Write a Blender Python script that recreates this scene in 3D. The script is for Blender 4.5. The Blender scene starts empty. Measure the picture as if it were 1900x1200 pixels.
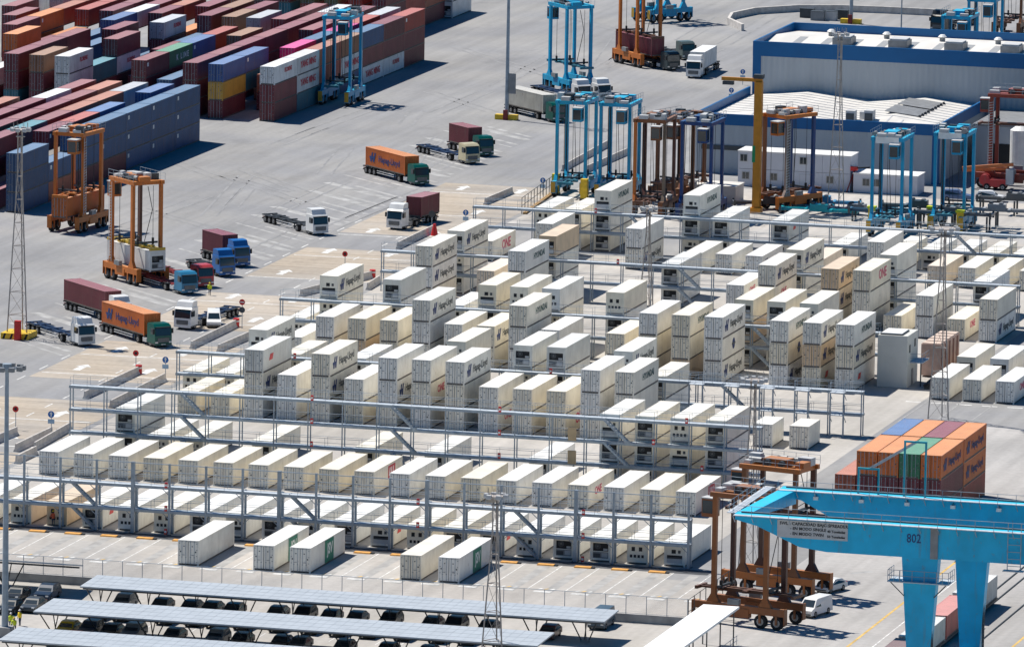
import bpy, math, random
from mathutils import Vector, Matrix
R=math.radians; PI=math.pi
rnd=random.Random(11)
SUN_S=5.0; SKY_S=.06; EXPO=0.27
sc=bpy.context.scene; COL=sc.collection
# ---------------------------------------------------------------- camera model (metres; +X along the racks, +Y along the containers)
F_PX=15935.006; PIT=0.15234741; ROL=0.01724947; CAMH=174.52451; TH=0.26511702; OY=1136.692753
def _cam():
    cp,sp=math.cos(PIT),math.sin(PIT); cr,sr=math.cos(ROL),math.sin(ROL)
    r=Vector((1,0,0)); f=Vector((0,cp,-sp)); u=Vector((0,sp,cp))
    r2=cr*r+sr*u; u2=-sr*r+cr*u
    B=Vector((math.cos(TH),-math.sin(TH),0)); A=Vector((math.sin(TH),math.cos(TH),0))
    t=lambda v: Vector((v.dot(B),v.dot(A),v.z))
    o=Vector((0,-OY,CAMH)); return t(r2),t(u2),t(f),t(o)
CR,CU,CF,CO=_cam()
def at(u,v,z=0.0):
    "survey: the yard position (x,y) of a photographed point whose height above ground is z"
    d=CF+CR*((u-950)/F_PX)-CU*((v-600)/F_PX); k=(z-CO.z)/d.z; p=CO+d*k
    return p.x,p.y
# ---------------------------------------------------------------- materials
MATS={}
def nodes(m):
    m.use_nodes=True; nt=m.node_tree; nt.nodes.clear(); return nt
def mat(name,col,rough=.6,metal=0.,var=.12,scale=.6,stretch=(1,1,1),emit=None,alpha=None,spec=.4):
    if name in MATS: return MATS[name]
    m=bpy.data.materials.new(name); nt=nodes(m); N=nt.nodes; L=nt.links
    out=N.new('ShaderNodeOutputMaterial'); b=N.new('ShaderNodeBsdfPrincipled'); L.new(b.outputs[0],out.inputs[0])
    b.inputs['Roughness'].default_value=rough; b.inputs['Metallic'].default_value=metal
    b.inputs['Specular IOR Level'].default_value=spec
    c=(col[0],col[1],col[2],1)
    if var>0:
        tc=N.new('ShaderNodeTexCoord'); mp=N.new('ShaderNodeMapping'); mp.inputs['Scale'].default_value=stretch
        oi=N.new('ShaderNodeObjectInfo'); ad=N.new('ShaderNodeVectorMath'); ad.operation='ADD'
        ml=N.new('ShaderNodeMath'); ml.operation='MULTIPLY'; ml.inputs[1].default_value=57
        L.new(oi.outputs['Random'],ml.inputs[0]); L.new(tc.outputs['Object'],mp.inputs[0]); L.new(mp.outputs[0],ad.inputs[0]); L.new(ml.outputs[0],ad.inputs[1])
        nz=N.new('ShaderNodeTexNoise'); nz.inputs['Scale'].default_value=scale; nz.inputs['Detail'].default_value=6; L.new(ad.outputs[0],nz.inputs['Vector'])
        mr=N.new('ShaderNodeMapRange'); mr.inputs[1].default_value=.3; mr.inputs[2].default_value=.7; mr.inputs[3].default_value=1-var; mr.inputs[4].default_value=1+var*.6
        L.new(nz.outputs[0],mr.inputs[0])
        mx=N.new('ShaderNodeMix'); mx.data_type='RGBA'; mx.blend_type='MULTIPLY'; mx.inputs[0].default_value=1; mx.inputs[6].default_value=c
        L.new(mr.outputs[0],mx.inputs[7]); L.new(mx.outputs[2],b.inputs['Base Color'])
    else: b.inputs['Base Color'].default_value=c
    if emit: b.inputs['Emission Color'].default_value=c; b.inputs['Emission Strength'].default_value=emit
    if alpha is not None: b.inputs['Alpha'].default_value=alpha
    MATS[name]=m; return m
def paint_mat(name,rust=.5,rough=.5,streak=1.,grime=(.16,.12,.09),sunlit_top=0.):
    "weathered paint in the object's own colour, with rust streaks running down it"
    m=bpy.data.materials.new(name); nt=nodes(m); N=nt.nodes; L=nt.links
    out=N.new('ShaderNodeOutputMaterial'); b=N.new('ShaderNodeBsdfPrincipled'); L.new(b.outputs[0],out.inputs[0])
    b.inputs['Roughness'].default_value=rough; b.inputs['Specular IOR Level'].default_value=.35
    oi=N.new('ShaderNodeObjectInfo'); tc=N.new('ShaderNodeTexCoord')
    ml=N.new('ShaderNodeMath'); ml.operation='MULTIPLY'; ml.inputs[1].default_value=91; L.new(oi.outputs['Random'],ml.inputs[0])
    ad=N.new('ShaderNodeVectorMath'); ad.operation='ADD'; L.new(tc.outputs['Object'],ad.inputs[0]); L.new(ml.outputs[0],ad.inputs[1])
    def noise(scale,st,lo,hi,a,bb,det=6):
        mp=N.new('ShaderNodeMapping'); mp.inputs['Scale'].default_value=st; L.new(ad.outputs[0],mp.inputs[0])
        nz=N.new('ShaderNodeTexNoise'); nz.inputs['Scale'].default_value=scale; nz.inputs['Detail'].default_value=det; L.new(mp.outputs[0],nz.inputs['Vector'])
        mr=N.new('ShaderNodeMapRange'); mr.inputs[1].default_value=lo; mr.inputs[2].default_value=hi; mr.inputs[3].default_value=a; mr.inputs[4].default_value=bb
        L.new(nz.outputs[0],mr.inputs[0]); return mr.outputs[0]
    v=noise(.45,(1,1,1),.3,.7,.82,1.05)
    mx=N.new('ShaderNodeMix'); mx.data_type='RGBA'; mx.blend_type='MULTIPLY'; mx.inputs[0].default_value=1
    L.new(oi.outputs['Color'],mx.inputs[6]); L.new(v,mx.inputs[7])
    s=noise(1.6,(1.3,1.3,.16),.56,.72,0,.55*streak)
    m2=N.new('ShaderNodeMix'); m2.data_type='RGBA'; m2.inputs[7].default_value=(*grime,1)
    L.new(s,m2.inputs[0]); L.new(mx.outputs[2],m2.inputs[6])
    r=noise(2.6,(1,1,.5),.63,.74,0,rust)
    m3=N.new('ShaderNodeMix'); m3.data_type='RGBA'; m3.inputs[7].default_value=(.2,.075,.03,1)
    L.new(r,m3.inputs[0]); L.new(m2.outputs[2],m3.inputs[6])
    # upward faces lightened in the colour, standing in for sunlit, sky-reflecting tops
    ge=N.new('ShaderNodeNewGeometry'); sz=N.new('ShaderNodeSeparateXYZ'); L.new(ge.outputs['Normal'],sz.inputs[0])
    up=N.new('ShaderNodeMapRange'); up.inputs[1].default_value=.75; up.inputs[2].default_value=.98; up.inputs[4].default_value=sunlit_top; L.new(sz.outputs[2],up.inputs[0])
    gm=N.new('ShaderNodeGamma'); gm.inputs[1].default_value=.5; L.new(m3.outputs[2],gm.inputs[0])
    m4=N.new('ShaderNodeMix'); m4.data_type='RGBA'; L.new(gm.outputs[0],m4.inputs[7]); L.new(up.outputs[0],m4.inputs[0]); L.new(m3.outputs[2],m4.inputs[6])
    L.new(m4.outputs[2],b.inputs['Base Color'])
    MATS[name]=m; return m
CP=paint_mat('container_paint',.45,.42,.6,sunlit_top=.85)
RP=paint_mat('reefer_paint',.3,.42,.35,(.36,.29,.2),sunlit_top=.5)
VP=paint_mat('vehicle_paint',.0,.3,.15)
MP=paint_mat('machine_paint',.4,.4,.5,sunlit_top=.4)
STEEL=mat('galvanised_steel',(.31,.37,.43),.5,.25,.2,1.2)
STEELD=mat('dark_steel',(.07,.08,.09),.55,.3,.2,1)
GRATE=mat('walkway_grating',(.52,.57,.62),.6,.2,.2,2)
RUBBER=mat('tyre_rubber',(.02,.02,.022),.85,0,.2,2)
RIM=mat('wheel_rim',(.3,.3,.3),.5,.4,.2,3)
GLASS=mat('vehicle_glass',(.02,.035,.045),.08,0,0,spec=.8)
BLACK=mat('black_recess',(.012,.014,.018),.6,0,.2,2)
WHITE=mat('white_paint',(.8,.8,.78),.5,0,.1,1)
LGREY=mat('light_grey_panel',(.5,.51,.52),.6,0,.12,1)
MGREY=mat('mid_grey_metal',(.25,.26,.27),.55,.2,.2,1)
YELLOW=mat('safety_yellow',(.75,.5,.03),.5,0,.2,2)
RED=mat('signal_red',(.62,.03,.03),.5,0,.15,2)
BLUE=mat('sign_blue',(.02,.14,.45),.5,0,.1,2)
CONC=mat('barrier_concrete',(.56,.53,.50),.85,0,.22,1.3)
CONCD=mat('wall_concrete',(.33,.33,.33),.9,0,.25,.8)
ORANGE=mat('orange_paint',(.72,.2,.03),.5,0,.2,2)
# ---------------------------------------------------------------- mesh builder
class MB:
    def __init__(s): s.v=[]; s.f=[]; s.m=[]; s.mats=[]
    def _mi(s,m):
        if m not in s.mats: s.mats.append(m)
        return s.mats.index(m)
    def add(s,vs,fs,m,M=None):
        k=len(s.v); i=s._mi(m)
        s.v+= [tuple(M@Vector(p)) for p in vs] if M is not None else [tuple(p) for p in vs]
        for f in fs: s.f.append(tuple(k+a for a in f)); s.m.append(i)
        return s
    def box(s,x0,x1,y0,y1,z0,z1,m,M=None):
        return s.add([(x0,y0,z0),(x1,y0,z0),(x1,y1,z0),(x0,y1,z0),(x0,y0,z1),(x1,y0,z1),(x1,y1,z1),(x0,y1,z1)],
            [(3,2,1,0),(4,5,6,7),(0,1,5,4),(1,2,6,5),(2,3,7,6),(3,0,4,7)],m,M)
    def hexa(s,b,t,m,M=None):
        "b,t: four bottom and four top corners, counter-clockwise from above"
        return s.add(list(b)+list(t),[(3,2,1,0),(4,5,6,7),(0,1,5,4),(1,2,6,5),(2,3,7,6),(3,0,4,7)],m,M)
    def bar(s,p,q,w,m,h=None):
        p=Vector(p); q=Vector(q); d=q-p; h=h or w
        if d.length<1e-6: return s
        d.normalize(); up=Vector((0,0,1)) if abs(d.z)<.95 else Vector((0,1,0))
        a=d.cross(up).normalized()*(w/2); b=a.cross(d).normalized()*(h/2)
        vs=[p-a-b,p+a-b,p+a+b,p-a+b,q-a-b,q+a-b,q+a+b,q-a+b]
        return s.add(vs,[(3,2,1,0),(4,5,6,7),(0,1,5,4),(1,2,6,5),(2,3,7,6),(3,0,4,7)],m)
    def cyl(s,p,q,r,m,n=10,r2=None):
        p=Vector(p); q=Vector(q); d=(q-p).normalized(); r2=r if r2 is None else r2
        up=Vector((0,0,1)) if abs(d.z)<.95 else Vector((1,0,0))
        a=d.cross(up).normalized(); b=d.cross(a)
        vs=[]
        for c,rr in ((p,r),(q,r2)):
            for i in range(n):
                t=2*PI*i/n; vs.append(c+a*(rr*math.cos(t))+b*(rr*math.sin(t)))
        fs=[tuple(range(n)),tuple(range(2*n-1,n-1,-1))]
        for i in range(n): j=(i+1)%n; fs.append((j,i,n+i,n+j))
        return s.add(vs,fs,m)
    def prism(s,poly,a,b,m,axis='y'):
        n=len(poly); vs=[]
        for c in (a,b):
            for (u,w) in poly: vs.append((u,c,w) if axis=='y' else (c,u,w) if axis=='x' else (u,w,c))
        fs=[tuple(range(n)),tuple(range(2*n-1,n-1,-1))]
        for i in range(n): j=(i+1)%n; fs.append((j,i,n+i,n+j))
        return s.add(vs,fs,m)
    def quad(s,a,b,c,d,m): return s.add([a,b,c,d],[(0,1,2,3)],m)
    def mesh(s,name):
        me=bpy.data.meshes.new(name); me.from_pydata(s.v,[],s.f)
        for m in s.mats: me.materials.append(m)
        me.polygons.foreach_set('material_index',s.m)
        import bmesh
        bm=bmesh.new(); bm.from_mesh(me); bmesh.ops.recalc_face_normals(bm,faces=bm.faces); bm.to_mesh(me); bm.free()
        me.update(); return me
    def build(s,name,parent=None,loc=None,rz=0,color=None):
        return put(name,s.mesh(name),parent,loc,rz,color)
def put(name,me,parent=None,loc=None,rz=0,color=None):
    o=bpy.data.objects.new(name,me); COL.objects.link(o)
    if parent: o.parent=parent
    if loc is not None: o.location=loc
    o.rotation_euler=(0,0,rz)
    if color: o.color=(*color[:3],1)
    return o
def tag(o,label,cat,group=None):
    o['label']=label; o['category']=cat
    if group: o['group']=group
    return o
def thing(name,label,cat,loc,rz=0,group=None):
    o=bpy.data.objects.new(name,None); COL.objects.link(o); o.empty_display_size=.5
    o.location=loc; o.rotation_euler=(0,0,rz); return tag(o,label,cat,group)
def struct(o,kind='structure'): o['kind']=kind; return o
def smooth(o,ang=40):
    for p in o.data.polygons: p.use_smooth=True
    return o
# ---------------------------------------------------------------- lettering
_TXT={}
def text_mesh(txt,size,m,sx=1.,bold=.0):
    k=(txt,size,m.name,sx,bold)
    if k in _TXT: return _TXT[k]
    cu=bpy.data.curves.new('lettering','FONT'); cu.body=txt; cu.size=size; cu.align_x='CENTER'; cu.align_y='CENTER'; cu.extrude=.012; cu.offset=bold; cu.resolution_u=2
    o=bpy.data.objects.new('lettering',cu); COL.objects.link(o); dg=bpy.context.evaluated_depsgraph_get()
    me=bpy.data.meshes.new_from_object(o.evaluated_get(dg)); bpy.data.objects.remove(o); bpy.data.curves.remove(cu)
    for v in me.vertices: v.co.x*=sx
    me.materials.clear(); me.materials.append(m); me.name='lettering'; _TXT[k]=me; return me
ORD=['','first','second','third','fourth','fifth','sixth','seventh','eighth','ninth','tenth','eleventh','twelfth','thirteenth','fourteenth','fifteenth','sixteenth','seventeenth','eighteenth','nineteenth','twentieth','twenty-first','twenty-second','twenty-third']
# ================================================================ containers
W2=1.219
RAILD=mat('dark_rail',(.13,.12,.11),.7,.1,.3,1.5)  # bottom rails darker than the body, so stacked tiers show a seam
def corrug(mb,p0,p1,z0,z1,nrm,pitch,dep,m):
    "corrugated panel from p0 to p1 (xy), facing nrm"
    p0=Vector(p0); p1=Vector(p1); d=p1-p0; n=max(2,int(d.length/pitch)); nv=Vector(nrm)
    pts=[]
    for i in range(n):
        a=i/n
        for fr,dd in ((0,0),(.26,0),(.5,dep),(.76,dep)): pts.append(p0+d*(a+fr/n)-nv*dd)
    pts.append(p1)
    vs=[(p.x,p.y,z) for p in pts for z in (z0,z1)]
    fs=[(2*i,2*i+2,2*i+3,2*i+1) for i in range(len(pts)-1)]
    mb.add(vs,fs,m)
def frame(mb,L,H,m):
    h=L/2
    for sx in (-1,1):
        for sy in (-1,1):
            x0,x1=sorted((sx*W2,sx*(W2-.16))); y0,y1=sorted((sy*h,sy*(h-.17)))
            mb.box(x0,x1,y0,y1,.12,H-.12,m)
            for z0,z1 in ((0,.118),(H-.118,H)):
                xa,xb=sorted((sx*(W2+.006),sx*(W2-.18))); ya,yb=sorted((sy*(h+.006),sy*(h-.18))); mb.box(xa,xb,ya,yb,z0,z1,m)
        x0,x1=sorted((sx*(W2-.004),sx*(W2-.08)))
        mb.box(x0,x1,-h+.18,h-.18,.03,.19,RAILD); mb.box(x0,x1,-h+.18,h-.18,H-.1,H-.02,m)
    for sy in (-1,1):
        y0,y1=sorted((sy*(h-.003),sy*(h-.12)))
        mb.box(-W2+.182,W2-.182,y0,y1,.02,.2,RAILD); mb.box(-W2+.182,W2-.182,y0,y1,H-.16,H-.01,m)
def dry_body(L,H):
    mb=MB(); h=L/2; frame(mb,L,H,CP)
    corrug(mb,(W2-.02,-h+.17),(W2-.02,h-.17),.19,H-.1,(1,0),.285,.036,CP)
    corrug(mb,(-W2+.02,h-.17),(-W2+.02,-h+.17),.19,H-.1,(-1,0),.285,.036,CP)
    corrug(mb,(W2-.16,h-.05),(-W2+.16,h-.05),.2,H-.16,(0,1),.25,.04,CP)
    # roof: shallow cross corrugation
    n=int((L-.3)/.42); vs=[];fs=[]
    for i in range(n):
        a=-h+.15+(L-.3)*i/n; p=(L-.3)/n
        for fr,z in ((0,H-.022),(.4,H-.022),(.5,H-.045),(.9,H-.045)):
            vs+=[(-W2+.08,a+p*fr,z),(W2-.08,a+p*fr,z)]
    vs+=[(-W2+.08,h-.15,H-.022),(W2-.08,h-.15,H-.022)]
    for i in range(len(vs)//2-1): fs.append((2*i,2*i+1,2*i+3,2*i+2))
    mb.add(vs,fs,CP); mb.box(-W2+.1,W2-.1,-h+.12,h-.12,.12,.16,CP); mb.box(-W2+.16,W2-.16,-h+.14,-h+.16,.2,H-.16,BLACK)
    return mb.mesh('body')
def reefer_body(L,H):
    mb=MB(); h=L/2; frame(mb,L,H,RP)
    for sx in (-1,1):
        x0,x1=sorted((sx*(W2-.016),sx*(W2-.05))); mb.box(x0,x1,-h+.165,h-.165,.19,H-.1,RP)
        n=int(L/1.2)
        for i in range(1,n):
            y=-h+L*i/n; xa,xb=sorted((sx*(W2-.009),sx*(W2-.016))); mb.box(xa,xb,y-.02,y+.02,.2,H-.11,RP)
    mb.box(-W2+.08,W2-.08,-h+.1,h-.1,H-.06,H-.03,RP)
    mb.box(-W2+.1,W2-.1,-h+.12,h-.12,.12,.16,RP); mb.box(-W2+.16,W2-.16,-h+.14,-h+.16,.2,H-.16,BLACK)
    return mb.mesh('body')
def door_mesh(H,mt,corr):
    "left leaf, hinge at x=0, reaching to x=1.04; front at y=0"
    mb=MB(); w=1.04; z0,z1=.21,H-.17
    mb.box(.01,w,.0,.05,z0,z1,mt)
    if corr:
        for k in range(3): mb.box(.1,w-.08,-.022,.0,z0+.2+k*(z1-z0-.3)/3,z0+.1+(k+.75)*(z1-z0-.1)/3,mt)
    mb.box(w-.01,w+.006,-.008,.012,z0,z1,BLACK); mb.box(-.006,.008,-.008,.012,z0,z1,STEELD)
    mb.box(0,w,-.008,.01,z1-.01,z1+.012,STEELD); mb.box(0,w,-.008,.01,z0-.012,z0+.012,STEELD)
    for k in range(4): z=z0+.2+k*(z1-z0-.4)/3; mb.box(-.03,.1,-.03,-.005,z-.035,z+.035,MGREY)
    return mb.mesh('door')
def bars_mesh(H):
    mb=MB(); z0,z1=.12,H-.06
    for x in (.33,.78):
        mb.cyl((x,-.055,z0),(x,-.055,z1),.026,STEEL,6)
        for z in (z0+.12,.95,z1-.12): mb.box(x-.06,x+.06,-.07,-.0,z-.03,z+.03,MGREY)
        mb.box(x-.02,x+.34*(1 if x<.5 else -1) if x<.5 else x+.02,-.085,-.06,1.18,1.23,MGREY)
    mb.box(.1,.24,-.03,-.024,1.5,1.66,STEELD); mb.box(.5,.64,-.03,-.024,H-.75,H-.65,STEELD)
    return mb.mesh('locking_bars')
def unit_mesh(H,var):
    "refrigeration machinery filling the front end; front at y=0"
    mb=MB(); a=W2-.16
    mb.box(-a,a,0,.1,H*.74,H-.16,RP); mb.box(-a,a,0,.1,.2,.42,RP); mb.box(-a,a,.09,.1,.42,H*.74,BLACK)
    mb.box(-a,-a+.16,0,.09,.42,H*.74,RP); mb.box(a-.16,a,0,.09,.42,H*.74,RP)
    if var==0:
        mb.box(-a+.16,a-.16,.02,.09,.42,1.12,MGREY)
        mb.box(-a+.2,-.05,-.02,.06,.5,.95,STEELD); mb.box(.12,a-.25,-.02,.06,.55,1.05,LGREY)
        mb.box(-a+.16,a-.16,.0,.09,1.14,1.22,RP); mb.box(.32,.8,.0,.08,1.3,1.55,LGREY)
    elif var==1:
        mb.box(-a+.16,a-.16,.0,.09,1.3,H*.74,RP); mb.box(-.35,.15,-.012,.0,1.5,1.95,BLACK); mb.box(.4,.7,-.012,.0,1.55,1.9,STEELD)
        mb.box(-a+.2,a-.2,.0,.09,.92,1.1,STEELD); mb.box(-a+.16,a-.16,.02,.09,.42,.9,LGREY)
    else:
        mb.box(-a+.16,a-.16,.0,.09,1.15,H*.74,RP)
        for x in (-.5,.35): mb.box(x-.2,x+.2,-.012,.0,1.5,1.98,BLACK)
        for x in (-.75,-.3,.15,.6): mb.box(x-.14,x+.14,-.012,.01,.75,1.08,BLACK)
        mb.box(-a+.16,a-.16,.01,.09,.42,1.15,RP)
    return mb.mesh('refrigeration_unit')
def fan_mesh(H):
    mb=MB(); mb.cyl((0,.03,0),(0,.085,0),.36,STEELD,14); mb.cyl((0,.02,0),(0,.05,0),.1,MGREY,8)
    for k in range(4):
        t=k*PI/2+.4; mb.bar((0,.028,0),(.33*math.cos(t),.028,.33*math.sin(t)),.11,BLACK,.01)
    return mb.mesh('fan')
_CM={}
def cm(kind,L,H):
    k=(kind,L,H)
    if k not in _CM:
        if kind=='reefer': _CM[k]=(reefer_body(L,H),door_mesh(H,RP,False),bars_mesh(H),[unit_mesh(H,i) for i in range(3)],fan_mesh(H))
        else: _CM[k]=(dry_body(L,H),door_mesh(H,CP,True),bars_mesh(H),None,None)
    return _CM[k]
NAVY_T=mat('lettering_navy',(.02,.045,.16),.6,0,0); GREY_T=mat('lettering_grey',(.09,.1,.1),.6,0,0)
RED_T=mat('lettering_red',(.5,.05,.07),.6,0,0); WHITE_T=mat('lettering_white',(.78,.78,.76),.6,0,0)
PINK_T=mat('lettering_magenta',(.6,.08,.16),.6,0,0); GREEN_T=mat('panel_green',(.01,.2,.13),.55,0,.05); DG_T=mat('lettering_dark_green',(.03,.09,.09),.6,0,0)
def flag_mark(m):
    mb=MB()
    for dx,s in ((-.55,1),(.1,1)):
        mb.prism([(dx,-.55),(dx+.34,-.55),(dx+.5,0),(dx+.72,.6),(dx+.38,.6),(dx+.2,.08),(dx-.12,.08)],0,.012,m,'z')
    mb.prism([(-.8,-.1),(.55,-.1),(.62,.12),(-.72,.12)],0,.013,m,'z'); return mb.mesh('emblem')
_FM={}
SIDE=Matrix(((0,0,1,0),(1,0,0,0),(0,1,0,0),(0,0,0,1)))   # text plane -> faces +X, reads along +Y
def letter(parent,items,flip,z):
    "items: (mesh,name,y,dz,scale) placed on the side of the container that faces +X"
    for me,nm,y,dz,s in items:
        o=bpy.data.objects.new(nm,me); COL.objects.link(o); o.parent=parent
        M=Matrix.Translation((W2+.004,y,z+dz))@SIDE@Matrix.Scale(s,4)
        o.matrix_local=(Matrix.Rotation(PI,4,'Z') if flip else Matrix.Identity(4))@M
def livery(c,kind,L,H,flip):
    z=H*.52
    if kind=='hl' or kind=='hlo':
        m=GREY_T if kind=='hl' else NAVY_T; e=NAVY_T
        if e not in _FM: _FM[e]=flag_mark(e)
        letter(c,[(_FM[e],'emblem',-L*.32,0,1.25),(text_mesh('Hapag-Lloyd',1.35,m,.98,.012),'lettering',L*.1,-.02,1)],flip,z)
    elif kind=='hy': letter(c,[(text_mesh('HYUNDAI',1.15,DG_T,1.1,.02),'lettering',L*.08,.1,1)],flip,z)
    elif kind=='one': letter(c,[(text_mesh('ONE',1.9,PINK_T,1.15,.03),'lettering',L*.1,.1,1)],flip,z)
    elif kind=='redt': letter(c,[(text_mesh('ONE',1.3,PINK_T,1.15,.02),'lettering',-L*.1,.15,1)],flip,z)
    elif kind=='ym': letter(c,[(text_mesh('YANG MING',1.5,RED_T,1.0,.04),'lettering',0,.05,1)],flip,z)
    elif kind=='fl': letter(c,[(text_mesh('FLORENS',.95,RED_T,1.0,.03),'lettering',L*.1,.25,1)],flip,z)
    elif kind=='kl': letter(c,[(text_mesh('K   L I N E',1.3,WHITE_T,1.15,.03),'lettering',L*.06,0,1)],flip,z)
    elif kind=='jsv':
        mb=MB(); mb.box(-1.75,1.75,-1.28,1.28,-.002,.006,GREEN_T); k='jsvp'
        if k not in _FM: _FM[k]=mb.mesh('green_panel')
        letter(c,[(_FM[k],'green_panel',L*.04,-.02,1),(text_mesh('JSV',1.7,WHITE_T,.92,.05),'lettering',L*.06,.12,1)],flip,z)
    elif kind=='redp':
        mb=MB(); mb.box(-1.5,1.5,-.75,.75,-.002,.006,RED_T); k='redp'
        for x in (-.9,-.2,.6): mb.prism([(x-.3,-.45),(x,-.45),(x+.35,.5),(x+.05,.5)],.005,.012,WHITE_T,'z')
        if k not in _FM: _FM[k]=mb.mesh('red_panel')
        letter(c,[(_FM[k],'red_panel',L*.12,.35,1)],flip,z)
    elif kind=='redm':
        mb=MB(); k='redm'; mb.prism([(-.9,-.35),(.6,-.35),(1.0,.4),(-.4,.4)],0,.008,RED,'z')
        if k not in _FM: _FM[k]=mb.mesh('red_mark')
        letter(c,[(_FM[k],'red_mark',-L*.22,.1,1)],flip,z)
    elif kind=='oval':
        mb=MB(); k='oval'; mb.cyl((0,0,0),(0,0,.008),.72,NAVY_T,18); mb.box(-.95,.95,-.12,.12,.004,.012,GREY_T)
        if k not in _FM: _FM[k]=mb.mesh('round_mark')
        letter(c,[(_FM[k],'round_mark',0,.1,1)],flip,z)
    elif kind=='box':
        mb=MB(); k='bx'; mb.box(-.35,.35,-.3,.3,0,.008,WHITE_T)
        if k not in _FM: _FM[k]=mb.mesh('white_sticker')
        letter(c,[(_FM[k],'white_sticker',-L*.42,.62,1)],flip,z)
def container(kind,loc,L=12.192,H=2.896,color=(.78,.77,.74),label='',group=None,flip=False,liv=None,rz=0,unit=0,near_doors=True,name=None):
    "kind reefer|dry ; flip turns the machinery/blank end towards -Y"
    body,door,bars,units,fan=cm(kind,L,H)
    nm=name or ('reefer_container' if kind=='reefer' else 'shipping_container')
    t=thing(nm,label,'container',loc,rz+(PI if flip else 0),group)
    put('body',body,t,color=color)
    h=L/2
    d=put('door',door,t,(-1.058,-h+.0,0),0,color); put('locking_bars',bars,d)
    d2=bpy.data.objects.new('door',door); COL.objects.link(d2); d2.parent=t; d2.location=(1.058,-h,0); d2.scale=(-1,1,1); d2.color=(*color,1)
    put('locking_bars',bars,d2)
    if kind=='reefer':
        u=put('refrigeration_unit',units[unit],t,(0,h,0),PI,color)
        if unit==0: put('fan',fan,u,(-.35,0,H*.74-.36))
    if liv: livery(t,liv,L,H,flip)
    return t
# ---------------------------------------------------------------- reefer yard
WH=[(.86,.84,.77),(.85,.81,.71),(.84,.83,.79),(.86,.81,.69),(.82,.80,.73),(.85,.79,.66),(.87,.86,.82)]
CREAM=(.82,.75,.60); TAN=(.70,.52,.34); PEACH=(.78,.66,.52); DOVE=(.70,.70,.66)
PIT_X=4.33
RACKN=['','nearest','second','third','fourth','fifth','sixth']
HC=2.896
def stack(row,k,x,y,h,opt):
    "row e.g. ('F',3): front row of third rack. opt: list bottom->top of (colour,livery,unit)"
    side,r=row
    for t in range(h):
        col,liv,unit=opt[t] if t<len(opt) and opt[t] else (None,None,None)
        if col is None: col=rnd.choice(WH)
        if unit is None: unit=rnd.choice([0,0,0,1,2])
        tier='' if h==1 else ('top of ' if t==h-1 else ('bottom of ' if t==0 else 'middle of '))
        cn='tan' if col in (TAN,PEACH) else 'cream' if col==CREAM else 'grey' if col==DOVE else 'white'
        mk={'hl':' with blue mark','hy':' with dark lettering','one':' with magenta lettering','redt':' with red lettering','redp':' with red panel','redm':' with red slash','oval':' with round mark'}.get(liv,'')
        lab=f"{cn} reefer{mk}, {tier}{ORD[k]} stack from left, {'front' if side=='F' else 'back'} row, {RACKN[r]} rack"
        container('reefer',(x-W2,y+6.096,t*HC),color=col,liv=liv,flip=(side=='B'),unit=unit,label=lab,group='reefer containers stacked at the power racks')
def row(side,r,y,x0,items):
    items=sorted(items,key=lambda a:a[0])
    for n,(k,h,*opt) in enumerate(items): stack((side,r),n+1,x0+PIT_X*k,y,h,opt)
hl=(None,'hl',None); hy=(None,'hy',None); one=(None,'redt',None); n0=None
row('B',1,-168.0,-15.9,[(k,1,((TAN if k in (2,) else None),('redm' if k in (3,11,14) else None),None)) for k in range(-1,20)])
f2=[]
for k in range(19):
    o=(None,{9:'redp',15:'redt',18:'redp'}.get(k),None)
    if k in (3,8,12): o=(CREAM,None,None)
    f2.append((k*1.0069,1,o))
row('F',2,-135.6,-19.0,f2)
row('B',2,-119.0,-14.8,[(0,2,n0,(DOVE,None,0)),(1,1),(2,1),(4,1),(7,1,(CREAM,None,0)),(9,1),(12,1),(14,3),(15,3),(16,3),(17,3)])
row('F',3,-87.3,.4,[(-4,1,(CREAM,None,None)),(-3,1,(CREAM,None,None)),(-2,3,n0,hl,(DOVE,'redm',None)),(-1,2),(0,3,n0,hl,hl),(1,2,(CREAM,None,None)),(2,3,n0,hl,n0),(3,3,n0,one,n0),(4,3,n0,n0,hl),(5,2,one),(6,2),(7,2,(CREAM,'one',None),(CREAM,None,None)),(8,3),(9,3,n0,n0,hy)])
row('B',3,-71.4,.4,[(-5,1),(-4,1),(-3,3,n0,n0,(None,'hl',1)),(-2,2),(0,2),(3,3,n0,n0,(None,None,1)),(5,3,n0,n0,(None,None,0)),(6,3,n0,n0,(DOVE,None,0)),(8,3,n0,n0,(None,'hl',1)),(9,2)])
row('F',4,-39.7,-.2,[(-4,1),(-3,2),(-2,2,(TAN,None,None),(CREAM,None,None)),(-1,2,(CREAM,None,None),(CREAM,None,None)),(0,3,n0,n0,hl),(1,2),(2,2,(CREAM,None,None),(CREAM,'hl',None)),(3,3,n0,n0,hy),(4,2),(6,2,(CREAM,None,None),(CREAM,None,None)),(7,3,(CREAM,None,None),(CREAM,None,None)),(8,3,(TAN,None,None),(CREAM,None,None),(CREAM,'hy',None)),(9,3,hl,(None,'oval',None),hl),(11,3,hl,(CREAM,'oval',None),hy),(12,3,(CREAM,'redm',None),(TAN,'hl',None),hl),(13,3,(None,'redm',None),(CREAM,'hl',None),hy)])
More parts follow.
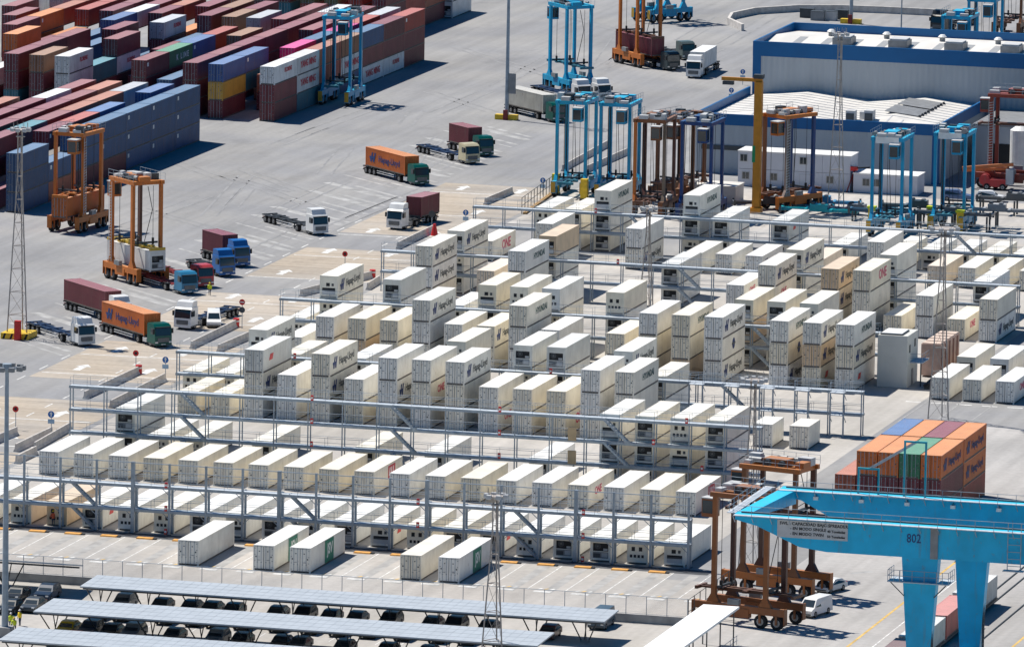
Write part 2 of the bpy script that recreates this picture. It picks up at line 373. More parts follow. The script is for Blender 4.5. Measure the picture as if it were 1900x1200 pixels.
row('B',4,-23.8,-.1,[(-5,1),(-4,3,n0,n0,(None,'hl',1)),(-2,3,n0,n0,(DOVE,None,0)),(0,2),(1,3,n0,n0,(CREAM,None,1)),(2,3,n0,n0,(None,None,2)),(3,3,n0,n0,(None,None,2)),(5,3,n0,n0,(None,None,2)),(9,3,n0,(TAN,None,0),(CREAM,None,0)),(10,3,n0,n0,(None,None,0)),(11,3,n0,n0,(None,None,1)),(15.85,1,(None,None,0)),(16.87,1,(None,None,0)),(17.9,1,(None,None,0))])
row('F',5,7.5,-.3,[(-3,3,n0,hl,hl),(-1,2,n0,(PEACH,None,None)),(0,3,n0,n0,hy),(7,2,n0,one),(8,3,n0,one,hl),(10,3,n0,(PEACH,'hl',None),(TAN,'hl',None)),(11,3,n0,n0,(CREAM,'one',None)),(12,1,(CREAM,None,None)),(13,2),(14,1,(CREAM,'redt',None)),(15,2,hl,n0)])
row('B',5,23.0,-.2,[(-3,3,n0,n0,(None,'hl',0)),(0,3,n0,n0,(TAN,None,0)),(4,2,n0,(DOVE,None,0)),(8,3,n0,n0,(None,'hl',0)),(11,3,n0,n0,(None,None,1)),(14,2,n0,(None,'redm',0))])
row('F',6,54.2,-.4,[(-4,1,(None,'one',None)),(-2,2),(1,2,hl,n0),(3,1),(4,1),(5,1,hl),(7,1,(PEACH,None,None)),(9,2),(11,1,(PEACH,None,None)),(12,1),(13,1),(14,1)])
row('B',6,69.8,-.4,[(-3,2),(-2,2),(-1,3,n0,n0,(None,'hy',1)),(2,3,n0,n0,(None,'hy',1)),(3,2),(5,2,n0,(DOVE,'redm',0)),(7,1),(9,1),(10,1),(11,1),(12,1),(13,1)])
# ground bays in front of the nearest rack: 45-foot reefers
for i,(u,v,liv,col,lab) in enumerate([(370.3,1002,None,WH[4],'plain white long reefer standing alone in the open bay, leftmost of the five'),
    (509,1012,'jsv',WH[0],'white long reefer with green panel half hidden behind its right neighbour'),(575.3,1017.3,'jsv',WH[0],'white long reefer with green panel in full view, right of the first green one'),
    (780.7,1030.7,None,(.80,.74,.62),'cream long reefer with rusty orange frame, beside a green panelled one'),(852,1035.3,'jsv',WH[6],'white long reefer with green panel, rightmost in the open bays by the lattice mast')]):
    x,_=at(u,v,HC); container('reefer',(x-W2,-186.8+6.858,0),L=13.716,color=col,liv=liv,label=lab,group='long reefers in the open bays')
# the small group by the generator house, and two twenty-footers
for i,(u,v) in enumerate([(1761.8,701.2),(1820.8,705),(1882.6,708.3)]):
    x,y=at(u,v,HC); container('reefer',(x-W2,-41.6+6.096,0),color=WH[i],liv=(None,None,'redt')[i],label='white reefer with grey doors on the ground, %s of three beside the generator house'%('leftmost','middle','rightmost')[i],group='reefers beside the generator house')
for i,(x,y) in enumerate([(56.4,-85),(61.0,-85)]):
    container('reefer',(x-W2,y+3.03,0),L=6.058,color=WH[i],label=('short white reefer on the ground below the empty rack, partly behind a post','short white reefer standing clear at the foot of the empty rack')[i],group='short reefers below the empty rack')
# ================================================================ dry container yard (far left)
MAR=(.15,.03,.045); MAR2=(.19,.045,.055); NAV=(.028,.085,.2); BLU=(.04,.1,.29); TEA=(.03,.16,.22); ORG=(.62,.16,.04); SAL=(.36,.1,.06)
WHT=(.66,.67,.68); MAG=(.62,.03,.2); GRN=(.04,.19,.1); YEL=(.52,.3,.05); BRN=(.25,.11,.06); RDD=(.34,.05,.04); OLV=(.12,.12,.06); LGR=(.42,.45,.5)
CN={MAR:'maroon',MAR2:'maroon',NAV:'dark blue',BLU:'blue',TEA:'teal',ORG:'orange',SAL:'rust red',WHT:'white',MAG:'magenta',GRN:'green',YEL:'ochre',BRN:'brown',RDD:'red',OLV:'olive',LGR:'pale grey'}
def yard(block,x0,y0,px,py,grid,L=12.192,H=HC,exposed=lambda r,b:False):
    "grid[(row,bay)] = list bottom->top of colour or (colour,livery)"
    for (r,b),st in grid.items():
        h=len(st)
        hr=len(grid.get((r-1,b),[])); hn=len(grid.get((r,b-1),[]))
        for t,c in enumerate(st):
            liv=None
            if isinstance(c,tuple) and len(c)==2 and isinstance(c[0],tuple): c,liv=c
            if c is None: continue
            vis = t>=h-1 or t>=hr-1 or (t>=hn) or r==0
            if not vis: continue
            tier='top of' if t==h-1 else 'bottom of' if t==0 else 'middle of'
            lab=f"{CN[c]} container, {tier} {ORD[b+1]} stack from near end, {ORD[r+1]} row from right, {block} block"
            jf=rnd.uniform(.86,1.14); jit=tuple(min(1,a*jf) for a in c)
            container('dry',(x0-px*r-W2,y0+py*b+L/2,t*H),L=L,H=H,color=jit,liv=liv,label=lab,group=f'containers in the {block} stacking block')
g1={}
B_=BLU; N_=NAV
hb=(NAV,'box')
g1.update({(0,0):[N_,N_,N_],(0,1):[SAL,hb],(0,2):[MAR,N_,N_],(0,3):[MAR,hb,N_],(0,4):[hb,hb,hb],(0,5):[hb,hb,hb],(0,6):[hb,hb,hb]})
g1.update({(1,0):[MAR],(1,1):[MAR,MAR],(1,2):[MAR,MAR,(MAR,'box')],(1,3):[MAR,MAR,RDD],(1,4):[N_,N_,B_],(1,5):[N_,N_],(1,6):[N_,N_,B_]})
g1.update({(2,0):[MAR,MAR,MAR2],(2,1):[MAR,MAR,MAR],(2,2):[MAR,MAR,TEA],(2,3):[MAR,MAR,MAR2],(2,4):[MAR,MAR,SAL],(2,5):[MAR,MAR,SAL],(2,6):[N_,N_,LGR]})
g1.update({(3,0):[MAR,MAR,MAR],(3,1):[MAR,MAR,MAR2],(3,2):[MAR,MAR,MAR],(3,3):[MAR,MAR,MAR2],(3,4):[MAR,MAR,MAR],(3,5):[MAR,MAR,MAR2],(3,6):[MAR,MAR,SAL]})
g1.update({(4,2):[MAR,MAR,MAR2],(4,3):[MAR,MAR,MAR],(4,4):[MAR,MAR,MAR],(4,5):[MAR,MAR,WHT],(4,6):[MAR,MAR,MAR2]})
g1.update({(5,4):[MAR,MAR,SAL],(5,5):[MAR,ORG],(5,6):[MAR,ORG]})
yard('near',-94.4,75.2,4.22,12.34,g1)
g2={}
f=lambda c: (c,'fl'); y_=(WHT,'ym')
g2.update({(0,0):[MAR2,MAR2,(WHT,'fl')],(0,1):[TEA,y_,y_],(0,2):[TEA,RDD,SAL],(0,3):[NAV,y_,BRN],(0,4):[y_,MAR2,(NAV,None)],(0,5):[(WHT,'fl'),MAR,MAR],(0,6):[MAR,MAR,(RDD,'box')]})
g2.update({(1,1):[MAR,SAL],(1,2):[MAR,MAR,MAG],(1,3):[NAV,NAV,NAV],(1,4):[MAR,MAR,MAG],(1,5):[MAR,MAR,RDD],(1,6):[NAV,NAV,LGR]})
g2.update({(2,0):[MAR,YEL,(BLU,None)],(2,1):[MAR2,TEA,(BLU,'box')],(2,2):[MAR],(2,3):[MAR],(2,4):[MAR,MAR,MAR2],(2,5):[MAR,MAR,MAR2],(2,6):[MAR,MAR,MAR]})
g2.update({(3,b):[MAR,MAR,(MAR2 if b%2 else MAR)] for b in range(6)}); g2[(3,6)]=[MAR,MAR,WHT]
g2.update({(4,0):[MAR,NAV],(4,1):[MAR,NAV],(4,2):[MAR,NAV],(4,3):[MAR,MAR,(BRN)],(4,4):[MAR,MAR],(4,5):[MAR,MAR,MAR2],(4,6):[MAR,MAR,MAR2]})
g2.update({(5,0):[MAR,MAR,(MAR2,'box')],(5,1):[WHT,MAR,(GRN,'kl')],(5,2):[NAV,NAV,(BLU,'box')],(5,3):[MAR,MAR,RDD],(5,4):[MAR],(5,5):[MAR,RDD,LGR],(5,6):[BRN,MAR]})
g2.update({(6,1):[MAR],(6,2):[MAR],(6,3):[MAR,MAR],(6,4):[MAR,(WHT)],(6,5):[TEA,MAR,BRN],(6,6):[TEA,MAR,MAR]})
g2.update({(7,0):[MAR],(7,2):[MAR],(7,3):[MAR,MAR],(7,4):[NAV,NAV],(7,5):[LGR,MAR,MAR],(7,6):[NAV,BRN,BRN]})
g2.update({(8,0):[WHT,WHT,(WHT,'fl')],(8,1):[MAR,TEA],(8,2):[MAR,(WHT,'fl'),(MAR2,None)],(8,3):[NAV],(8,4):[MAR,MAR,(LGR,'fl')],(8,5):[NAV,ORG],(8,6):[MAR,ORG,MAR]})
g2.update({(9,0):[MAR,MAR,BRN],(9,1):[MAR],(9,2):[MAR],(9,3):[NAV,NAV,MAR],(9,4):[NAV],(9,5):[MAR,MAR,MAR],(9,6):[MAR,RDD,SAL]})
g2.update({(10,0):[TEA,MAR,MAR],(10,1):[MAR,MAR,MAR],(10,2):[MAR,MAR,MAR2],(10,3):[NAV,NAV],(10,4):[NAV,NAV,BLU],(10,5):[MAR,MAR,WHT],(10,6):[MAR,RDD,MAR]})
g2.update({(11,0):[MAR,(WHT)],(11,1):[MAR,MAR],(11,2):[MAR,SAL],(11,3):[MAR,SAL],(11,4):[NAV,NAV],(11,5):[MAR,MAR,MAR],(11,6):[MAR,MAR,MAR2]})
g2.update({(12,2):[MAR,RDD,(ORG,None)],(12,3):[MAR,MAR],(12,4):[NAV,ORG],(12,5):[MAR,MAR,RDD],(12,6):[MAR,MAR,RDD]})
g2.update({(13,3):[MAR,MAR,MAR2],(13,4):[NAV,ORG,(ORG,'box')],(13,5):[RDD,RDD,SAL],(13,6):[RDD,RDD,SAL]})
g2.update({(14,4):[MAR,MAR,MAR2],(14,5):[MAR,SAL],(14,6):[MAR,RDD,WHT]})
g2.update({(15,5):[MAR,MAR,MAR2],(15,6):[MAR,RDD,WHT]})
yard('middle',-90.3,187.6,4.25,12.34,g2)
g3={}
for r in range(7):
    for b in range(4):
        base=[(MAR,MAR,MAR2),(NAV,RDD,OLV),(MAR,SAL,RDD),(LGR,TEA,MAR),(NAV,MAR,BRN)][(r*2+b)%5]
        g3[(r,b)]=list(base)
g3[(0,0)]=[MAR,MAR,MAR]; g3[(1,0)]=[MAR,RDD,RDD]; g3[(2,0)]=[RDD,RDD,OLV]
yard('far',-103.5,296,4.25,12.34,g3)
for t in range(2): container('reefer',(-103.3,339,t*HC),color=WHT,flip=True,unit=0,label=('white reefer beyond the far block, lower of the pair with dark machinery end','white reefer beyond the far block, resting on another one')[t],group='reefers beyond the far block')
# orange stack by the rail crane
HLO=(ORG,'hlo')
def crane_stack():
    cols1=[[SAL,SAL],[MAR,MAR,ORG],[MAR,MAR,ORG],[MAR,MAR,GRN],[MAR,MAR,HLO]]
    cols2=[None,[RDD,RDD,BLU],[RDD,ORG,ORG],[RDD,MAR,MAR],[RDD,HLO,HLO]]
    for gi,cols in enumerate((cols1,cols2)):
        yn=(-133.7,-121.1)[gi]
        for i,st in enumerate(cols):
            if not st: continue
            for t,c in enumerate(st):
                liv=None
                if len(c)==2: c,liv=c
                lab=f"{CN[c]} container, {'top' if t==len(st)-1 else 'bottom' if t==0 else 'middle'} of {ORD[i+1]} column from left, {'nearer' if gi==0 else 'farther'} block by blue crane"
                container('dry',(88.3-2.553*(4-i)-W2,yn+6.096,t*HC),color=c,liv=liv,label=lab,group='containers in the block behind the blue crane')
crane_stack()
# ================================================================ steel power racks with walkways
def rack(n,y0,x0,x1,decks,top_rail,bay=PIT_X,depth=1.15,stairs=(),heavy=False,label='',panels=(),tank=(),platforms=()):
    t=thing('reefer_rack',label,'steel rack',(x0,y0,0),0,'steel power racks between the reefer rows')
    Lx=x1-x0; nb=max(1,round(Lx/bay)); p=Lx/nb; zt=decks[-1]; w=.24 if heavy else .13
    for i in range(nb+1):
        x=i*p; mb=MB(); big=heavy and i%4==2
        for yy in (0,depth):
            ww=w*(1.7 if big else 1); zz=top_rail if (heavy and yy==0) else zt+(.0 if not heavy else .1)
            mb.box(x-ww/2,x+ww/2,yy-ww/2,yy+ww/2,0,zz,STEEL); mb.box(x-ww,x+ww,yy-ww,yy+ww,0,.05,STEELD)
        for z in decks:
            mb.bar((x,0,z-.1),(x,depth,z-.1),.1,STEEL)
            if heavy:
                for s in (-1,1):
                    if 0<=x+s*.8<=Lx: mb.bar((x,-.02,z-1.0),(x+s*.8,-.02,z-.28),.07,STEEL)
        mb.build('post',t)
    for z in decks:
        mb=MB(); th=.3
        mb.box(-.15,Lx+.15,-.1,-.02,z-th,z+.02,STEEL); mb.box(-.15,Lx+.15,depth+.02,depth+.1,z-th,z+.02,STEEL)
        mb.box(-.14,Lx+.14,-.02,depth+.02,z-.05,z-.005,GRATE); mb.build('walkway',t)
        mb=MB()
        for i in range(2*nb+1):
            x=i*p/2; mb.cyl((x,-.06,z),(x,-.06,z+1.1),.022,STEEL,5); mb.cyl((x,depth+.06,z),(x,depth+.06,z+1.1),.022,STEEL,5)
        for yy in (-.06,depth+.06):
            for zz in ((.55,1.1) if yy<0 else (1.1,)): mb.cyl((0,yy,z+zz),(Lx,yy,z+zz),.025,STEEL,5)
        mb.build('guard_rail',t)
    if heavy:
        mb=MB(); mb.cyl((0,0,top_rail-.1),(Lx,0,top_rail-.1),.06,STEEL,6); mb.cyl((0,0,top_rail-1.0),(Lx,0,top_rail-1.0),.04,STEEL,6); mb.build('top_rail',t)
    lv=[0]+list(decks)
    for xs in stairs:
        for a,b in zip(lv[:-1],lv[1:]):
            mb=MB(); ya=-.14 if not heavy else .2; xa,xb=xs+3.1,xs
            for yy in (ya-.0,ya-.75) if not heavy else (ya,ya+.7):
                mb.bar((xa,yy,a+.05),(xb,yy,b),.06,STEEL,.26)
            ns=9
            for k in range(1,ns):
                f=k/ns; yy0,yy1=(ya-.75,ya) if not heavy else (ya,ya+.7)
                mb.box(xa+(xb-xa)*f-.14,xa+(xb-xa)*f+.14,yy0,yy1,a+(b-a)*f-.02,a+(b-a)*f+.02,GRATE)
            mb.build('staircase',t)
    for (xp,z,kind) in panels:
        mb=MB()
        if kind=='r': mb.box(xp-.16,xp+.16,-.28,-.1,z+.1,z+.75,RED); mb.box(xp-.12,xp+.12,-.3,-.28,z+.3,z+.55,WHITE); mb.build('hose_cabinet',t)
        else: mb.box(xp-.5,xp+.5,-.35,-.12,z-.1,z+1.5,mat('sand_panel',(.5,.37,.22),.6)); mb.box(xp-.45,xp+.45,-.37,-.35,z+.1,z+1.3,mat('sand_panel',(.5,.37,.22))); mb.build('switch_cabinet',t)
    for xp in platforms:
        for z in decks:
            mb=MB(); mb.box(xp-.9,xp+.9,-1.5,-.12,z-.12,z-.02,GRATE)
            for x in (-.9,.9):
                for yy in (-1.5,-.8): mb.cyl((xp+x,yy,z),(xp+x,yy,z+1.1),.03,STEEL,5)
                mb.cyl((xp+x,-1.5,z+1.1),(xp+x,-.1,z+1.1),.03,STEEL,5); mb.bar((xp+x,-.1,z-1.1),(xp+x,-1.4,z-.15),.07,STEEL)
            mb.cyl((xp-.9,-1.5,z+1.1),(xp+.9,-1.5,z+1.1),.03,STEEL,5); mb.build('platform',t)
        mb=MB()
        for x in (-.85,.85): mb.box(xp+x-.09,xp+x+.09,-1.45,-1.27,0,decks[-1]-.12,STEEL)
        mb.build('platform_leg',t)
    return t
rack(1,-169.1,-16.6-2*4.33,67.0,[2.8,5.6],8.3,heavy=True,stairs=(18.6,45,71.5),label='nearest steel rack with tall posts, beside the open bays and yard fence',panels=[(30.4,5.4,'r'),(30.4,2.7,'r'),(30.4,.0,'r'),(60.5,5.4,'r'),(60.5,2.7,'r'),(60.5,0,'r'),(80,5.4,'r'),(80,2.7,'r'),(80,0,'r')])
rack(2,-120.3,-22.6,63.3,[2.8,5.6,8.4],9,stairs=(14.2,40.6,67),label='second steel rack with three walkways, behind a full row of single white reefers',
     panels=[(30.6,8.3,'r'),(30.6,5.5,'r'),(30.6,2.7,'r'),(54,8.3,'r'),(54,5.5,'r'),(54,2.7,'r'),(73,5.5,'r'),(79,2.7,'r'),(77,8.3,'r'),(63,2.8,'c'),(63,5.6,'c')])
rack(3,-73.0,-24.0,64.8,[2.8,5.6],7,label='third steel rack whose empty right end carries small platforms',platforms=(68,72.5,77,81.5,86),stairs=(71,),panels=[(15.6,5.5,'r'),(49,5.5,'r'),(29.5,5.5,'r')])
rack(4,-25.3,-24.8,56.0,[2.8,5.6],7,stairs=(64,),label='fourth steel rack, running behind the tall middle reefer stacks')
rack(5,21.8,-24.6,64.4,[2.8,5.6],7,stairs=(42,),label='fifth steel rack from the camera, crossing the middle of the reefer yard',panels=[(33.5,5.5,'r')])
rack(6,68.7,-24.6,75,[2.8,5.6],7,stairs=(70,23),label='sixth and farthest steel rack, in front of the parked straddle carriers',panels=[(18,5.5,'r')])
# ================================================================ wheels, lorries, cars
_W={}
def wheel_mesh(r,w):
    k=(r,w)
    if k not in _W:
        a=MB(); n=16
        a.cyl((0,-w/2,0),(0,w/2,0),r*.93,RUBBER,n); a.cyl((0,-w*.36,0),(0,w*.36,0),r,RUBBER,n); t=a.mesh('tyre')
        b=MB(); b.cyl((0,-w/2-.012,0),(0,w/2+.012,0),r*.55,RIM,10); b.cyl((0,-w/2-.04,0),(0,w/2+.04,0),r*.2,STEELD,8); _W[k]=(t,b.mesh('rim'))
    return _W[k]
def wheel(parent,x,y,r,w,rimcol=None):
    t,m=_W.get((r,w)) or wheel_mesh(r,w)
    o=put('wheel',t,parent,(x,y,r)); put('rim',m,o); return o
_LM={}
def lorry_meshes(style):
    if style in _LM: return _LM[style]
    c=MB(); V=VP
    hi=3.75 if style!='low' else 3.15; w=1.24
    prof=[(-2.25,.55),(-.05,.55),(.0,.75),(.0,1.55),(-.22,2.75),(-.45,2.95),(-2.25,2.95)]
    c.prism([(a,b) for a,b in prof],-w,w,V,'y')
    if style!='low': c.prism([(-2.25,2.95),(-.5,2.95),(-.85,hi-.1),(-1.2,hi),(-2.25,hi)],-w+.12,w-.12,V,'y')
    else: c.prism([(-2.25,2.95),(-.5,2.95),(-.7,3.1),(-2.25,3.1)],-w+.06,w-.06,V,'y')
    c.box(-.02,.03,-w,w,.32,.62,V)          # bumper
    c.box(-2.0,-.15,-w+.02,w-.02,.35,.56,STEELD)
    cab=c.mesh('cab')
    g=MB(); g.add([(.012,-1.1,1.62),(.012,1.1,1.62),(-.2,1.08,2.68),(-.2,-1.08,2.68)],[(0,1,2,3)],GLASS)
    g.add([(.006,-1.13,1.58),(.006,1.13,1.58),(-.206,1.11,2.72),(-.206,-1.11,2.72)],[(0,1,2,3)],BLACK)
    for v in g.v: pass
    ws=g.mesh('windscreen')
    s=MB(); s.box(-1.25,-.32,w,w+.012,1.75,2.55,GLASS); sw=s.mesh('side_window')
    q=MB(); q.box(.0,.04,-.85,.85,.72,1.3,STEELD)
    for k in range(4): q.box(.035,.055,-.82,.82,.76+k*.14,.82+k*.14,MGREY)
    q.box(.03,.045,-.3,.3,.38,.5,WHITE); gr=q.mesh('grille')
    h=MB()
    for sy in (-1,1): h.box(.0,.045,sy*1.0-.2,sy*1.0+.2,.62,.82,WHITE)
    hd=h.mesh('headlights')
    m=MB()
    for sy in (-1,1):
        m.box(-.2,-.05,min(sy*1.27,sy*1.5),max(sy*1.27,sy*1.5),1.85,2.5,BLACK); m.bar((-.2,sy*1.2,2.5),(-.12,sy*1.45,2.45),.05,BLACK)
    mi=m.mesh('mirrors')
    v=MB(); v.add([(-.21,-1.1,2.72),(-.21,1.1,2.72),(.1,1.05,2.74),(.1,-1.05,2.74)],[(0,1,2,3)],STEELD); v.add([(-.21,-1.1,2.75),(-.21,1.1,2.75),(.1,1.05,2.77),(.1,-1.05,2.77)],[(3,2,1,0)],STEELD); vi=v.mesh('sun_visor')
    f=MB(); 
    for sy in (-1,1): f.box(-6.1,-2.0,sy*.42-.07,sy*.42+.07,.7,.95,STEELD)
    f.box(-3.6,-2.5,-1.2,-.6,.45,1.0,LGREY); f.box(-3.6,-2.5,.6,1.2,.45,1.0,MGREY); f.box(-5.5,-4.4,-.5,.5,.95,1.12,BLACK); f.box(-6.1,-5.9,-1.2,1.2,.55,.75,STEELD)
    f.box(-2.45,-2.3,-1.0,1.0,.9,2.4,STEELD)
    for sy in (-1,1): f.box(-5.65,-4.3,min(sy*.72,sy*1.2),max(sy*.72,sy*1.2),1.02,1.06,BLACK)
    fr=f.mesh('tractor_frame')
    _LM[style]=(cab,ws,sw,gr,hd,mi,vi,fr); return _LM[style]
_TR={}
def trailer_mesh(L,m):
    k=(L,m.name)
    if k in _TR: return _TR[k]
    t=MB(); x0=-3.15; x1=x0-L
    for sy in (-1,1):
        t.box(x1,x0-2.8,sy*.5-.08,sy*.5+.08,.78,1.12,m); t.box(x0-2.8,x0,sy*.5-.08,sy*.5+.08,1.06,1.16,m)
    for xx in (x0-.05,x0-3.2,(x0+x1)/2,x1+2.6,x1+.05): t.box(xx-.14,xx+.14,-1.2,1.2,1.02,1.19,m)
    t.box(x1-.08,x1,-1.22,1.22,.5,.66,m); t.box(x1-.1,x1-.08,-1.1,-.7,.7,.85,RED); t.box(x1-.1,x1-.08,.7,1.1,.7,.85,RED)
    for sy in (-1,1):
        xa,xb=x0-3.4,x1+4.3
        if xa>xb:
            for zz in (.5,.8): t.box(xb,xa,min(sy*1.15,sy*1.2),max(sy*1.15,sy*1.2),zz,zz+.1,LGREY)
        t.box(x1+.1,x1+4.0,min(sy*.72,sy*1.2),max(sy*.72,sy*1.2),1.04,1.08,BLACK)
        t.bar((x0-3.3,sy*.8,.2),(x0-3.3,sy*.8,1.0),.12,STEELD)
    _TR[k]=t.mesh('trailer_frame'); return _TR[k]
def lorry(label,front,heading,cab,L=12.2,style='high',chassis=None,load=None,twin=False):
    "front: ground point under the front bumper; heading: direction the cab points, radians"
    t=thing('lorry',label,'lorry',(front[0],front[1],0),heading,'lorries in the terminal')
    me=lorry_meshes(style); names=('cab','windscreen','side_window','grille','headlights','mirrors','sun_visor','tractor_frame')
    c=None
    for m,nm in zip(me,names):
        o=put(nm,m,c if (c and nm not in('tractor_frame',)) else t,color=cab)
        if nm=='cab': c=o
        if nm=='side_window': o2=put(nm,m,c); o2.scale=(1,-1,1)
    for sy in (-1,1):
        wheel(t,-1.4,sy*1.03,.5,.36); wheel(t,-5.0,sy*.93,.5,.56)
    if L:
        put('trailer_frame',trailer_mesh(L,chassis or STEELD),t)
        n=3 if L>8 else 2
        for i in range(n):
            for sy in (-1,1): wheel(t,-3.15-L+.75+1.3*i,sy*.98,.5,.4)
    if load:
        l=dict(load); ln=l.pop('L',12.192); off=l.pop('off',0); kind=l.pop('kind','dry'); flip=l.pop('flip',False)
        # container rests on the trailer: its door end to the rear
        d=Vector((math.cos(heading),math.sin(heading))); p=Vector(front)+d*(-3.2-ln/2-off)
        container(kind,(p.x,p.y,1.195),L=ln,rz=heading-PI/2,flip=flip,**l)
    return t
_CAR={}
def car_meshes(kind):
    if kind in _CAR: return _CAR[kind]
    b=MB(); V=VP
    if kind=='van':
        L,w,h=5.0,.95,2.0
        prof=[(-L/2,.3),(L/2-.1,.3),(L/2,.5),(L/2-.02,.85),(L/2-.75,1.12),(L/2-1.45,h-.12),(L/2-1.7,h),(-L/2+.08,h),(-L/2,h-.2)]
        gl=[((L/2-.78,1.15),(L/2-1.42,h-.17))]
        side=[(L/2-1.1,1.12),(L/2-1.55,h-.28),(L/2-2.25,h-.28),(L/2-2.25,1.12)]
    elif kind=='suv':
        L,w,h=4.5,.92,1.65
        prof=[(-L/2,.35),(L/2-.1,.3),(L/2,.5),(L/2-.05,.85),(L/2-1.2,1.02),(L/2-1.95,h-.05),(L/2-2.3,h),(-L/2+.5,h-.04),(-L/2+.05,1.0)]
        gl=[((L/2-1.24,1.05),(L/2-1.92,h-.1)),((-L/2+.48,h-.1),(-L/2+.08,1.03))]
        side=[(L/2-1.5,1.0),(L/2-2.05,h-.16),(-L/2+.6,h-.16),(-L/2+.3,1.0)]
    else:
        L,w,h=4.25,.88,1.45
        prof=[(-L/2,.35),(L/2-.1,.28),(L/2,.45),(L/2-.05,.72),(L/2-1.05,.9),(L/2-1.85,h-.04),(L/2-2.3,h),(-L/2+.95,h-.05),(-L/2+.25,.95),(-L/2,.9)]
        gl=[((L/2-1.09,.93),(L/2-1.82,h-.08)),((-L/2+.92,h-.1),(-L/2+.3,.97))]
        side=[(L/2-1.3,.9),(L/2-1.95,h-.14),(-L/2+1.0,h-.14),(-L/2+.5,.92)]
    ch=.16  # tumblehome of the cabin
    n=len(prof); vs=[]
    for sy in (-1,1):
        for (x,z) in prof: vs.append((x,sy*(w-(ch if z>1.12 else 0)),z))
    fs=[tuple(range(n)),tuple(range(2*n-1,n-1,-1))]+[((i+1)%n,i,n+i,n+(i+1)%n) for i in range(n)]
    b.add(vs,fs,V); b.box(L/2-.02,L/2+.03,-w+.1,w-.1,.36,.5,STEELD)
    g=MB()
    for (x0,z0),(x1,z1) in gl:
        nx,nz=(z1-z0),-(x1-x0); d=math.hypot(nx,nz); s=.012*(1 if nx*1>0 or True else 1); nx,nz=nx/d*s,nz/d*s
        if nz<0: nx,nz=-nx,-nz
        g.add([(x0+nx,-w+.16,z0+nz),(x0+nx,w-.16,z0+nz),(x1+nx,w-.26,z1+nz),(x1+nx,-w+.26,z1+nz)],[(0,1,2,3)],GLASS)
    for sy in (-1,1):
        g.add([(x,sy*(w-(ch if z>1.12 else 0)*1.0+.012),z) for x,z in side],[(0,1,2,3)],GLASS)
    l=MB()
    for sy in (-1,1): l.box(L/2-.08,L/2+.012,sy*(w-.25)-.16,sy*(w-.25)+.16,.62,.76,WHITE)
    r=MB()
    for sy in (-1,1): r.box(-L/2-.012,-L/2+.06,sy*(w-.18)-.1,sy*(w-.18)+.1,.75,.95,RED)
    _CAR[kind]=(b.mesh('body'),g.mesh('windows'),l.mesh('headlights'),r.mesh('tail_lights'),L,w); return _CAR[kind]
def car(label,xy,heading,col,kind='hatch',cat='car',group='cars parked under the shade roofs',name=None):
    b,g,l,r,L,w=car_meshes(kind)
    t=thing(name or ('van' if kind=='van' else 'parked_car'),label,cat,(xy[0],xy[1],0),heading,group)
    put('body',b,t,color=col); put('windows',g,t); put('headlights',l,t); put('tail_lights',r,t)
    rr=.34 if kind!='van' else .36
    for sx in (-1,1):
        for sy in (-1,1): wheel(t,sx*L*.3,sy*(w-.1),rr,.22)
    return t
D45=R(-45)
WC=(.78,.78,.77); BC=(.02,.14,.42); GC=(.0,.09,.075); RC=(.5,.06,.07)
CHB=mat('chassis_blue',(.03,.07,.16),.5,.1,.2); CHR=mat('chassis_red',(.35,.05,.05),.5,.1,.2)
def fr(u,v,h=D45,dx=0):
    x,y=at(u,v,0); return (x+dx*math.cos(h),y+dx*math.sin(h))
grp='containers riding on lorries'
lorry('orange container lorry with dark green cab, nearest of the parked lorries',fr(303,645),D45,GC,13.0,'low',load=dict(color=ORG,liv='hlo',label='orange container with blue mark, on the green cab lorry nearest the barriers',group=grp,flip=False))
lorry('white cab lorry with maroon box, half hidden behind the orange one',(-48.0,-20.3),D45,WC,12.4,load=dict(color=MAR2,label='long maroon container on the lorry just behind the orange one',group=grp))
lorry('white cab lorry with an empty blue skeletal trailer, left of the orange container',fr(161,643),D45,WC,12.4,chassis=CHB)
lorry('white lorry seen from the front beside the white van, empty trailer behind it',fr(338,612,R(-98)),R(-98),WC,12.4,chassis=CHB)
lorry('teal blue cab lorry with red chassis leaving the orange straddle carrier',fr(352,547),D45,(.03,.2,.36),12.6,'low',chassis=CHR)
lorry('red cab lorry with an empty red trailer, between two blue cabs',fr(382,534),D45,RC,12.4,'low',chassis=CHR)
lorry('blue cab lorry standing right of the red cab',fr(422,514),D45,BC,7.0)
lorry('blue cab lorry with a short maroon container, farthest of the blue pair',fr(450,496),D45,BC,7.2,load=dict(color=MAR,L=6.058,label='short maroon container on the farther blue lorry',group=grp,off=.6))
lorry('white cab lorry with empty dark trailer alone on the open apron',fr(595,437),D45,WC,12.4)
lorry('white cab lorry facing the camera with a maroon box behind',fr(731,427,R(-100)),R(-100),WC,9.0,load=dict(color=MAR,L=6.058,label='maroon container on the white lorry facing the camera',group=grp,off=3.2))
lorry('green cab lorry with long orange container in mid apron',fr(783,345),D45,GC,13.0,'low',load=dict(color=ORG,liv='hlo',label='long orange container on the lorry in mid apron',group=grp))
lorry('dark green cab lorry with short maroon container, behind the cream cab',fr(903,291),D45,GC,7.2,'low',load=dict(color=MAR2,L=6.058,label='short maroon container on the farther green lorry',group=grp,off=.5))
lorry('cream topped blue cab lorry with empty blue trailer',fr(877,305),D45,(.62,.55,.36),12.4,'low',chassis=CHB)
lorry('green cab lorry with pale beige container behind the light mast',fr(1038,228),D45,GC,12.4,'low',load=dict(color=(.52,.5,.44),label='pale beige container on the lorry behind the light mast',group=grp))
